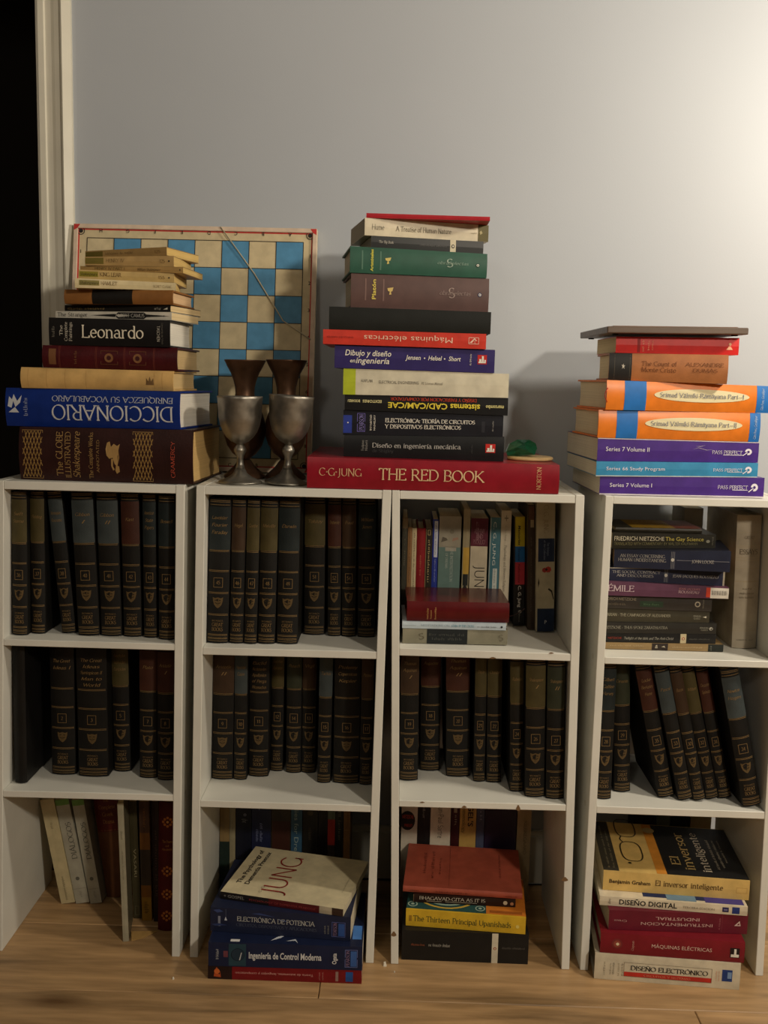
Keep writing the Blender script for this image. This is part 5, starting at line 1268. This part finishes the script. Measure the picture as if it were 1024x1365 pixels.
# ---- fourth bookcase, bottom
f4 = FloorPile(0.0)
PB = [('p', 0, 0, 0, 0, WH)]
f4.put('M', 88, 985, 868, 1048, 848, 905, .19, style='hb', color=(206, 196, 172), surf='card', rough=.35, bulge=.001, page=(206, 192, 156), label='thick cream hardback with a red title bar, at the bottom of the rightmost floor pile', gfx=[
    ('x', 246, 718, .2, .74, (110, 100, 84), .0005), ('p', 247, 718, .2, .37, (190, 52, 40), 'red_bar'), ('t', 'DISE\u00d1O ELECTR\u00d3NICO', 284, 695, .46, .62, (50, 46, 42), 'sb'), ('t', 'CIRCUITOS Y SISTEMAS', 355, 605, .25, .32, (226, 150, 120), 's'),
    ('p', 772, 826, .3, .74, (38, 64, 124), 'publisher_logo'), ('p', 800, 822, .42, .66, (120, 150, 190), 'publisher_logo', {'out': .0006}), ('t', 'SAVANT', 134, 146, .2, .72, (140, 128, 106), 'b', 90), ('t', 'RODEN', 168, 178, .24, .68, (140, 128, 106), 'b', 90), ('t', 'CARPENTER', 184, 194, .24, .7, (96, 88, 74), 'b', 90), ('t', '3a EDICION', 212, 222, .2, .7, (140, 128, 106), 'b', 90), ('t', 'AUTOR', 230, 242, .2, .72, (140, 128, 106), 'b', 90), ('t', 'ADDISON', 736, 744, .3, .7, (206, 130, 100), 'b', 90), ('t', 'WESLEY', 750, 758, .3, .7, (206, 130, 100), 'b', 90)])
f4.put('M', 120, 845, 893, 902, 738, 792, .175, style='hb', color=(122, 26, 36), surf='card', rough=.3, bulge=.002, page=(196, 184, 150), label='dark red hardback with white sans capitals in the rightmost floor pile', gfx=[
    ('t', 'M\u00c1QUINAS EL\u00c9CTRICAS', 396, 718, .46, .64, (214, 180, 166), 'b'), ('d', 210, .52, .009, (120, 44, 44)), ('d', 210, .52, .006, (146, 70, 56), 'emblem', 'spine', .0007), ('d', 212, .52, .0025, (226, 206, 170), 'emblem', 'spine', .001), ('t', 'Chapman', 288, 300, .24, .72, (206, 160, 146), 's', 90),
    ('p', 815, 866, .24, .72, (36, 24, 24), 'publisher_logo'), ('p', 820, 862, .28, .42, WH, 'publisher_logo', {'out': .0008}), ('p', 836, 848, .42, .68, WH, 'publisher_logo', {'out': .0008})])
f4.put('M', 165, 722, 910, 748, 612, 650, .16, color=(104, 26, 42), page=(186, 172, 140), label='burgundy paperback with pale upside-down capitals in the rightmost floor pile', gfx=[
    ('t', 'INSTRUMENTACI\u00d3N', 338, 722, .3, .46, (206, 172, 164), 'b', 180), ('t', 'INDUSTRIAL', 416, 650, .58, .74, (206, 172, 164), 'b', 180), ('t', 'Creus', 194, 262, .42, .54, (190, 150, 146), 'b', 180), ('l', [772], .05, .95, (130, 60, 70)), ('t', '6a edicion', 754, 764, .2, .8, (170, 110, 112), 'b', 90), ('o', [(838, .42), (872, .42), (866, .68)], (214, 190, 180), 'publisher_logo'), ('o', [(850, .47), (866, .47), (863, .58)], (104, 26, 42), 'publisher_logo', 'spine', .0008)])
dd = f4.put('M', 118, 590, 912, 650, 545, 598, .17, color=(216, 204, 178), page=(214, 202, 170), label='white paperback with bold black capitals, second from the top of the rightmost floor pile', gfx=[
    ('t', 'DISE\u00d1O DIGITAL', 224, 536, .26, .82, (44, 42, 40), 'bb'), ('t', 'TERCERA EDICION', 566, 736, .34, .6, (140, 130, 112), 'b'), ('p', 778, 812, .26, .78, (46, 44, 86), 'publisher_logo'), ('p', 830, 870, .14, .86, (40, 58, 120), 'publisher_logo'), ('p', 785, 805, .44, .6, (120, 116, 150), 'publisher_logo', {'out': .0006}), ('t', 'MORRIS', 162, 178, .2, .84, (110, 102, 90), 'bb', 90),
    ('p', .3, .98, .05, .98, (30, 44, 84), 'cover_print', {'side': 'top'}), ('p', .46, .66, .02, .4, (110, 140, 160), 'cover_print', {'side': 'top', 'out': .0005}), ('p', .72, .98, .02, .5, (70, 62, 130), 'cover_print', {'side': 'top', 'out': .0005})])
ei = f4.put('M', 135, 508, 920, 566, 408, 458, .19, color=(214, 180, 108), page=(206, 190, 150), label='yellow and black paperback with spectacles on its cover, on top of the rightmost floor pile', gfx=[
    ('t', 'Benjamin Graham', 168, 390, .4, .6, (60, 44, 28), 'bb'), ('t', 'El inversor inteligente', 418, 778, .42, .68, (110, 86, 50), 'sb'), ('x', 850, 908, .34, .62, (190, 150, 84)),
    ('p', 0, .11, .01, .99, (60, 56, 46), 'cover_print', {'side': 'top'}), ('p', .44, 1, .01, .99, (28, 28, 28), 'cover_print', {'side': 'top'}), ('p', .37, .44, .01, .99, (206, 136, 50), 'cover_print', {'side': 'top'}),
    ('t', 'El', .5, .56, .2, .36, (206, 176, 110), 's', 90, 'lettering', 'top', .0008), ('t', 'inversor', .58, .65, .12, .84, (214, 184, 116), 's', 90, 'lettering', 'top', .0008), ('t', 'inteligente', .7, .76, .1, .86, (222, 210, 186), 's', 90, 'lettering', 'top', .0008),
    ('t', 'UN LIBRO DE CONSEJOS PRACTICOS', .81, .83, .16, .74, (170, 160, 140), 'n', 90, 'lettering', 'top', .0008), ('t', 'EDICION REVISADA Y ACTUALIZADA', .85, .87, .2, .74, (170, 160, 140), 'n', 90, 'lettering', 'top', .0008), ('t', 'PROLOGO DE WARREN', .89, .905, .3, .74, (150, 140, 120), 'n', 90, 'lettering', 'top', .0008),
    ('t', 'EL MEJOR LIBRO SOBRE INVERSION', .035, .05, .06, .9, (150, 140, 110), 'n', 90, 'lettering', 'top', .0008), ('t', 'QUE JAMAS SE HAYA ESCRITO', .07, .085, .06, .8, (150, 140, 110), 'n', 90, 'lettering', 'top', .0008)])
GLS = ink((50, 42, 26))
def cover_loop(b, pts, wd, name, closed=True):
    V, Fc = [], []
    n = len(pts)
    for i, p in enumerate(pts):
        a, c = pts[(i - 1) % n if closed else max(i - 1, 0)], pts[(i + 1) % n if closed else min(i + 1, n - 1)]
        dx, dy = (c[0] - a[0]) * b.L, (c[1] - a[1]) * b.D
        l = math.hypot(dx, dy) or 1
        nx, ny = -dy / l * wd / b.L, dx / l * wd / b.D
        V += [b.P(p[0] + nx, p[1] + ny, .0008, 'top'), b.P(p[0] - nx, p[1] - ny, .0008, 'top')]
    m_ = n if closed else n - 1
    Fc = [(2 * i, 2 * i + 1, 2 * ((i + 1) % n) + 1, 2 * ((i + 1) % n)) for i in range(m_)]
    obj(name, V, Fc, GLS, b.root)
for vc in (.4, .88):
    cover_loop(ei, [(.235 + .075 * math.copysign(abs(math.cos(a)) ** .7, math.cos(a)), vc + .19 * math.copysign(abs(math.sin(a)) ** .7, math.sin(a))) for a in [2 * math.pi * k / 28 for k in range(28)]], .0011, 'spectacles_print')
cover_loop(ei, [(.19, .58), (.175, .64), (.19, .7)], .0011, 'spectacles_print', False)
ei.disc(.41, .86, .011, (190, 170, 120), 'cover_badge', 'top', .0008)
ei.disc(.2, .17, .003, (50, 42, 26), 'spectacles_print', 'top', .0008)
B4 = 'at the back, bottom of the fourth bookcase'
upright('M', 610, 720, 128, 1.795, 0.0, .05, H=.20, label='cream book ' + B4, color=(176, 156, 120))
upright('M', 300, 420, 115, 1.795, 0.0, .05, H=.215, label='dark brown book ' + B4, color=(52, 40, 32))
upright('M', 425, 500, 115, 1.795, 0.0, .05, H=.212, label='grey-green narrow book ' + B4, color=(96, 100, 84))
upright('M', 505, 605, 115, 1.795, 0.0, .05, H=.215, label='black book ' + B4, color=(34, 32, 32))

# ---- first bookcase, bottom: books standing on the floor
K1 = 'on the floor, first bookcase'
upright('H', 192, 263, 100, None, 0.0, .1, bl=298, br=366, yb=605, label='cream leaning paperback farthest from the others ' + K1, color=(186, 172, 134), gfx=[('t', 'Friedrich Nietzsche', .03, .26, .4, .58, (110, 98, 70), 's', 180), ('t', 'Ecce Homo', .72, .78, .4, .6, (110, 98, 70), 's', 180)])
for xs_, lab in (((262, 338, 370, 437), 'grey leaning paperback with green top, next to the cream one '), ((341, 414, 440, 498), 'grey leaning paperback with green top, next to the brown one ')):
    upright('H', xs_[0], xs_[1], 100, None, 0.0, .07, bl=xs_[2], br=xs_[3], yb=604, label=lab + K1, color=(160, 156, 140), group='two grey and green leaning paperbacks', gfx=[
        ('p', .945, 1, 0, 1, (104, 142, 74)), ('t', 'DI\u00c1LOGOS', .43, .78, .22, .58, (72, 70, 62), 's', 0), ('d', .24, .5, .0036, (96, 94, 84)), ('l', [.14], .05, .95, (130, 126, 112)), ('t', 'PLATON', .06, .12, .4, .6, (130, 126, 112), 's', 0)])
upright('H', 444, 576, 105, 1.735, 0.0, .08, bl=522, br=652, yb=640, H=.235, style='hb', label='wide brown hardback with a maroon title label ' + K1, color=(88, 54, 30), gfx=[('p', .55, .86, .04, .96, (84, 26, 22)), ('t', 'THE', .8, .82, .4, .6, (170, 120, 70), 's', -90), ('t', 'Complete', .74, .77, .2, .8, (170, 120, 70), 's', -90), ('t', 'Greek', .68, .71, .3, .7, (170, 120, 70), 's', -90), ('t', 'Drama', .62, .65, .3, .7, (170, 120, 70), 's', -90), ('l', [.56, .85], .1, .9, (150, 104, 60))])
upright('H', 574, 601, 112, None, 0.0, .07, bl=600, br=629, yb=787, yaw=0.17, label='tall thin pale book pulled out to the front ' + K1, color=(104, 98, 78), page=(180, 168, 134), gfx=[('p', 0, 1, .02, .98, (160, 154, 132)), ('t', 'Planet', .74, .8, .3, .66, (90, 84, 68), 's', 180), ('t', 'The History of Western Art', .45, .66, .35, .6, (110, 104, 84), 's', 180)])
upright('H', 628, 664, 105, None, 0.0, .11, bl=652, br=690, yb=675, label='dark olive book with pale capitals ' + K1, color=(70, 64, 44), gfx=[('t', 'VASARI', .36, .6, .3, .66, (150, 140, 108), 'b', 180), ('x', .03, .11, .25, .75, (110, 104, 80))])
yb_ = upright('H', 678, 724, 105, None, 0.0, .11, bl=693, br=741, yb=686, label='narrow brown and yellow book ' + K1, color=(150, 112, 40), gfx=[('p', .74, 1, 0, 1, (84, 60, 46)), ('p', .6, .74, 0, 1, (128, 84, 40)), ('p', .3, .6, 0, 1, (64, 54, 44)), ('p', .2, .3, 0, 1, (128, 84, 32)), ('t', 'KENNEDY', .78, .94, .35, .6, (150, 104, 60), 's', 180), ('t', 'OBRAS', .06, .16, .25, .7, (40, 30, 16), 'bb', 180)])
upright('H', 738, 772, 105, None, 0.0, .11, bl=750, br=784, yb=690, label='narrow black book with tall grey lettering ' + K1, color=(36, 24, 24), gfx=[('t', 'THE CLASSICS OF ART', .2, .76, .3, .62, (84, 64, 56), 'n', 180)])
rr = upright('H', 776, 858, 105, None, 0.0, .14, bl=770, br=852, yb=730, style='hb', label='dark red hardback with gilt floral ornaments ' + K1, color=(74, 16, 20), surf='leather', gfx=[('t', 'The Poems', .69, .71, .15, .75, (176, 120, 60), 's', -90), ('t', 'of', .66, .675, .35, .55, (176, 120, 60), 's', -90), ('t', 'Tennyson', .63, .65, .15, .75, (176, 120, 60), 's', -90)])
for uc in (.85, .47, .29, .12):
    V, Fc = [], []
    for k in range(8):
        a = k * math.pi / 4
        cu, cv = uc + .032 * math.sin(a) * (1 if k % 2 == 0 else .9), .45 + .26 * math.cos(a) * (1 if k % 2 == 0 else .9)
        i = len(V)
        V += [rr.P(cu + .011 * math.sin(q), cv + .085 * math.cos(q), .0006) for q in [j * math.pi / 3 for j in range(6)]]
        Fc.append(tuple(range(i, i + 6)))
    obj('floral_ornament_pattern', V, Fc, ink((170, 100, 44)), rr.root)
    rr.disc(uc, .45, .0022, (196, 140, 70), 'ornament_dot_print')
# folded card on the floor
p = [flr(*px('H', a, b), 0) for a, b in ((640, 786), (700, 772), (768, 742), (640, 750))]
V = [(q[0], q[1], .0006 + .004 * (i == 3) + .002 * (i == 2)) for i, q in enumerate(p)]
V += [(v[0], v[1], v[2] + .0006) for v in V]
cf = obj('card_scrap', V, [(3, 2, 1, 0), (4, 5, 6, 7), (0, 1, 5, 4), (1, 2, 6, 5), (2, 3, 7, 6), (3, 0, 4, 7)], mat((176, 140, 84), .6, 'card', 'brown_card'))
tag(cf, 'small torn piece of brown card on the floor beside the thin pale book', 'card')

# ---- second bookcase, bottom
f2 = FloorPile(0.0)
f2.put('I', 83, 985, 845, 1012, 921, 944, .18, color=(120, 24, 28), page=(190, 180, 156), label='red paperback with an orange picture end, lowest on the floor in the second bookcase', gfx=[
    ('p', 83, 203, 0, 1, (40, 24, 22), 'dark_end'), ('d', 128, .6, .0045, (206, 104, 50), 'flame_print'), ('o', [(112, .2), (148, .15), (144, .6), (126, .9), (116, .6)], (180, 80, 40), 'flame_print'), ('t', 'Teoria de automatas, lenguajes y computacion', 220, 606, .42, .6, (206, 150, 140), 'b', 180), ('t', 'HOPCROFT', 632, 640, .2, .8, (190, 130, 120), 'b', 90), ('t', 'MOTWANI', 648, 656, .2, .8, (190, 130, 120), 'b', 90), ('p', 716, 730, .14, .86, (150, 120, 110), 'small_block'), ('p', 766, 802, .14, .86, (40, 84, 150), 'publisher_logo')])
ic = f2.put('I', 85, 922, 848, 946, 800, 832, .17, color=(26, 34, 62), page=(206, 200, 186), label='thick navy paperback with bold white title in the floor pile in the second bookcase', gfx=[
    ('t', 'Ingenier\u00eda de Control Moderna', 286, 646, .38, .66, (206, 206, 206), 'bb'), ('p', 186, 272, .04, .96, (40, 66, 78), 'dial_panel'), ('d', 232, .52, .011, (22, 30, 44), 'dial_print', 'spine', .0007), ('d', 232, .52, .0102, (34, 50, 64), 'dial_print', 'spine', .0009), ('o', [(238, .3), (243, .3), (252, .62), (248, .62)], (190, 190, 190), 'dial_print', 'spine', .0012), ('t', 'Ogata', 698, 720, .24, .7, (206, 206, 206), 'bb', 90), ('t', '5a Edicion', 122, 136, .3, .74, (190, 190, 190), 'bb', 90), ('p', 160, 182, .4, .66, (110, 60, 70), 'small_block'),
    ('x', 762, 824, .12, .86, (110, 120, 176)), ('p', 790, 820, .16, .8, (60, 96, 160), 'publisher_logo'), ('t', 'PEARSON', 768, 784, .16, .82, (150, 120, 150), 's', 90),
    ('p', .93, .99, .12, .36, (70, 120, 190), 'publisher_logo', {'side': 'top'}), ('o', [(.4, .05), (.44, .12), (.5, .16), (.46, .1)], (200, 204, 210), 'cover_print', 'top', .0006), ('o', [(.5, .05), (.56, .06), (.58, .02), (.56, .09)], (190, 194, 200), 'cover_print', 'top', .0006), ('p', .14, .2, .02, .06, (220, 220, 220), 'cover_print', {'side': 'top'})])
f2.put('I', 95, 748, 790, 800, 622, 690, .165, color=(32, 38, 62), page=(206, 196, 170), label='dark blue mottled paperback with thin white capitals, under the white one in the second bookcase', gfx=[
    ('t', 'ELECTR\u00d3NICA DE POTENCIA', 230, 612, .52, .7, (196, 196, 190), 's'), ('t', 'CIRCUITOS, DISPOSITIVOS Y APLICACIONES', 226, 624, .3, .42, (84, 90, 110), 's'), ('x', 698, 764, .14, .76, (90, 100, 160)), ('p', 730, 760, .18, .7, (50, 84, 150), 'publisher_logo'), ('t', 'PEARSON', 706, 722, .18, .72, (150, 120, 150), 's', 90), ('t', 'RASHID', 660, 668, .24, .6, (150, 150, 140), 'b', 90), ('t', '3a EDICION', 676, 684, .24, .6, (150, 150, 140), 'b', 90), ('p', 134, 146, .24, .66, (130, 134, 150), 'small_block'), ('o', [(166, .5), (180, .5), (172, .66)], (190, 194, 206), 'emblem'), ('l', [172], .66, .96, (90, 96, 120)),
    ('o', [(110, .9), (130, .8), (160, .86), (140, .95)], (60, 74, 120), 'mottled_print'), ('o', [(300, .85), (340, .9), (420, .78), (350, .82)], (56, 70, 116), 'mottled_print'), ('o', [(430, .72), (470, .66), (480, .62), (440, .66)], (80, 96, 140), 'mottled_print'), ('o', [(100, .3), (120, .24), (180, .3), (140, .36)], (50, 62, 104), 'mottled_print')])
# the white-covered book is turned: corners of its cover give its place
zj = f2.z
tj = .0125
cl, cr = flr(*px('I', 145, 552), zj + tj), flr(*px('I', 755, 642), zj + tj)
d = cr - cl
kb = flr(*px('I', 300, 326), zj + tj)
Lj, yj = math.hypot(d[0], d[1]), math.atan2(d[1], d[0])
dep = math.hypot(*(kb - cl)[:2])
jb = Book('book', Lj, min(dep, .2), (0, tj), (0, tj), color=(206, 194, 160), page=(206, 196, 168), label='white-covered paperback with thin red capitals, lying askew on the floor pile in the second bookcase')
jb.root.location = (cl[0], cl[1], zj + .0003)
jb.root.rotation_euler = (0, 0, yj)
jb.gfx([('p', 0, .4, 0, 1, (30, 26, 28), 'black_spine'), ('p', .4, .81, 0, 1, (84, 24, 28), 'red_spine'), ('p', .81, .91, 0, 1, (176, 166, 144), 'label_block'), ('p', .91, 1, 0, 1, (60, 44, 36), 'end_block'), ('t', '+ GOSPEL', .03, .2, .3, .72, (150, 146, 140), 'b'), ('t', 'PSYCHOLOGY OF DEMENTIA PRAECOX', .24, .78, .3, .6, (150, 60, 60), 'b'),
    ('t', 'JUNG', .3, .47, .08, .86, (150, 50, 44), 'n', 90, 'lettering', 'top', .0008), ('t', 'The Psychology of', .065, .105, .2, .92, (60, 54, 48), 'bb', 90, 'lettering', 'top', .0008), ('t', 'Dementia Praecox', .135, .175, .2, .9, (60, 54, 48), 'bb', 90, 'lettering', 'top', .0008), ('t', 'C. G.', .29, .31, .08, .22, (120, 110, 96), 'n', 90, 'lettering', 'top', .0008), ('t', 'PRINCETON PAPERBACK', .92, .93, .3, .6, (150, 140, 116), 'n', 90, 'lettering', 'top', .0008)])
B2 = 'at the back, bottom of the second bookcase'
Y2 = 1.735
def back2(xl, xr, lab, **kw):
    zt = at(*px('I', (xl + xr) / 2, 140), Y2)[2]
    return upright('I', xl, xr, 150, Y2, 0.0, .095, H=zt + .02, label=lab + ' ' + B2, **kw)
back2(142, 190, 'tan book with a dark green lower half', color=(34, 48, 42), gfx=[('p', .58, 1, 0, 1, (140, 116, 76)), ('p', .93, .97, 0, 1, (96, 66, 44))])
back2(191, 219, 'narrow cream book', color=(150, 140, 112))
back2(221, 298, 'black-navy book with small pale marks', color=(24, 26, 38), gfx=[('t', 'de', .76, .8, .2, .6, (120, 120, 124), 'b', 180), ('d', .84, .4, .003, (96, 96, 106))])
back2(301, 396, 'navy book with pale blue lettering', color=(32, 36, 62), gfx=[('t', 'The Divine', .58, .76, .42, .58, (120, 126, 160), 's', 180), ('t', 'Tempest', .58, .7, .64, .78, (120, 126, 160), 's', 180), ('t', 'O7', .88, .96, .34, .62, (130, 134, 160), 's', 180), ('l', [.9], .05, .95, (90, 94, 120))])
back2(398, 495, 'dark brown wide book', color=(52, 44, 34), gfx=[('p', .5, .78, .05, .95, (62, 34, 26))])
back2(497, 551, 'slate blue book with pale lettering', color=(52, 84, 108), gfx=[('t', 'udies for Dre', .5, .96, .3, .7, (140, 156, 150), 'b', 180)])
back2(554, 630, 'black book with a faint ornament', color=(32, 30, 26), gfx=[('d', .86, .5, .0055, (66, 58, 40)), ('t', 'BORGES', .6, .72, .4, .6, (74, 66, 52), 's', 180)])
back2(632, 677, 'plain near-black book', color=(28, 22, 20))
back2(679, 715, 'narrow grey and red striped book', color=(56, 46, 38), gfx=[('p', .8, 1, 0, 1, (96, 104, 92)), ('p', .56, .8, 0, 1, (160, 48, 36))])
back2(717, 756, 'narrow black book with grey capitals', color=(36, 34, 28), gfx=[('t', 'THE WATCHER', .6, .92, .3, .64, (110, 104, 86), 's', 180)])
back2(758, 790, 'narrow tan book', color=(124, 88, 50), gfx=[('l', [.7, .85], .05, .95, (160, 124, 76))])
# crumbs of paper on the floor
for (x_, y_, r_) in ((513, 1287, .0045), (231, 1305, .0025), (526, 1296, .0015)):
    c = flr(x_, y_, 0)
    V = [(r_ * math.cos(a) * (.7 + .3 * ((k * 7) % 3)), r_ * math.sin(a) * .8, 0) for k, a in enumerate([j * math.pi / 3 for j in range(6)])]
    V += [(v[0] * .6, v[1] * .6, r_ * (1 + .4 * (k % 2))) for k, v in enumerate(V)]
    o = obj('paper_crumb', V, [(5, 4, 3, 2, 1, 0), (6, 7, 8, 9, 10, 11)] + [(k, (k + 1) % 6, 6 + (k + 1) % 6, 6 + k) for k in range(6)], mat((226, 220, 204), .8, 'plain', 'white_paper'))
    o.location = (c[0], c[1], .0001)
    tag(o, {513: 'white paper crumb on the floor between the second and third bookcases', 231: 'tiny pale crumb on the floor before the first bookcase', 526: 'tiny white fleck on the floor before the third bookcase'}[x_], 'crumb')
for o in bpy.data.objects:
    if o.type == 'MESH' and o.name.startswith(('cover', 'page_block')):
        pass
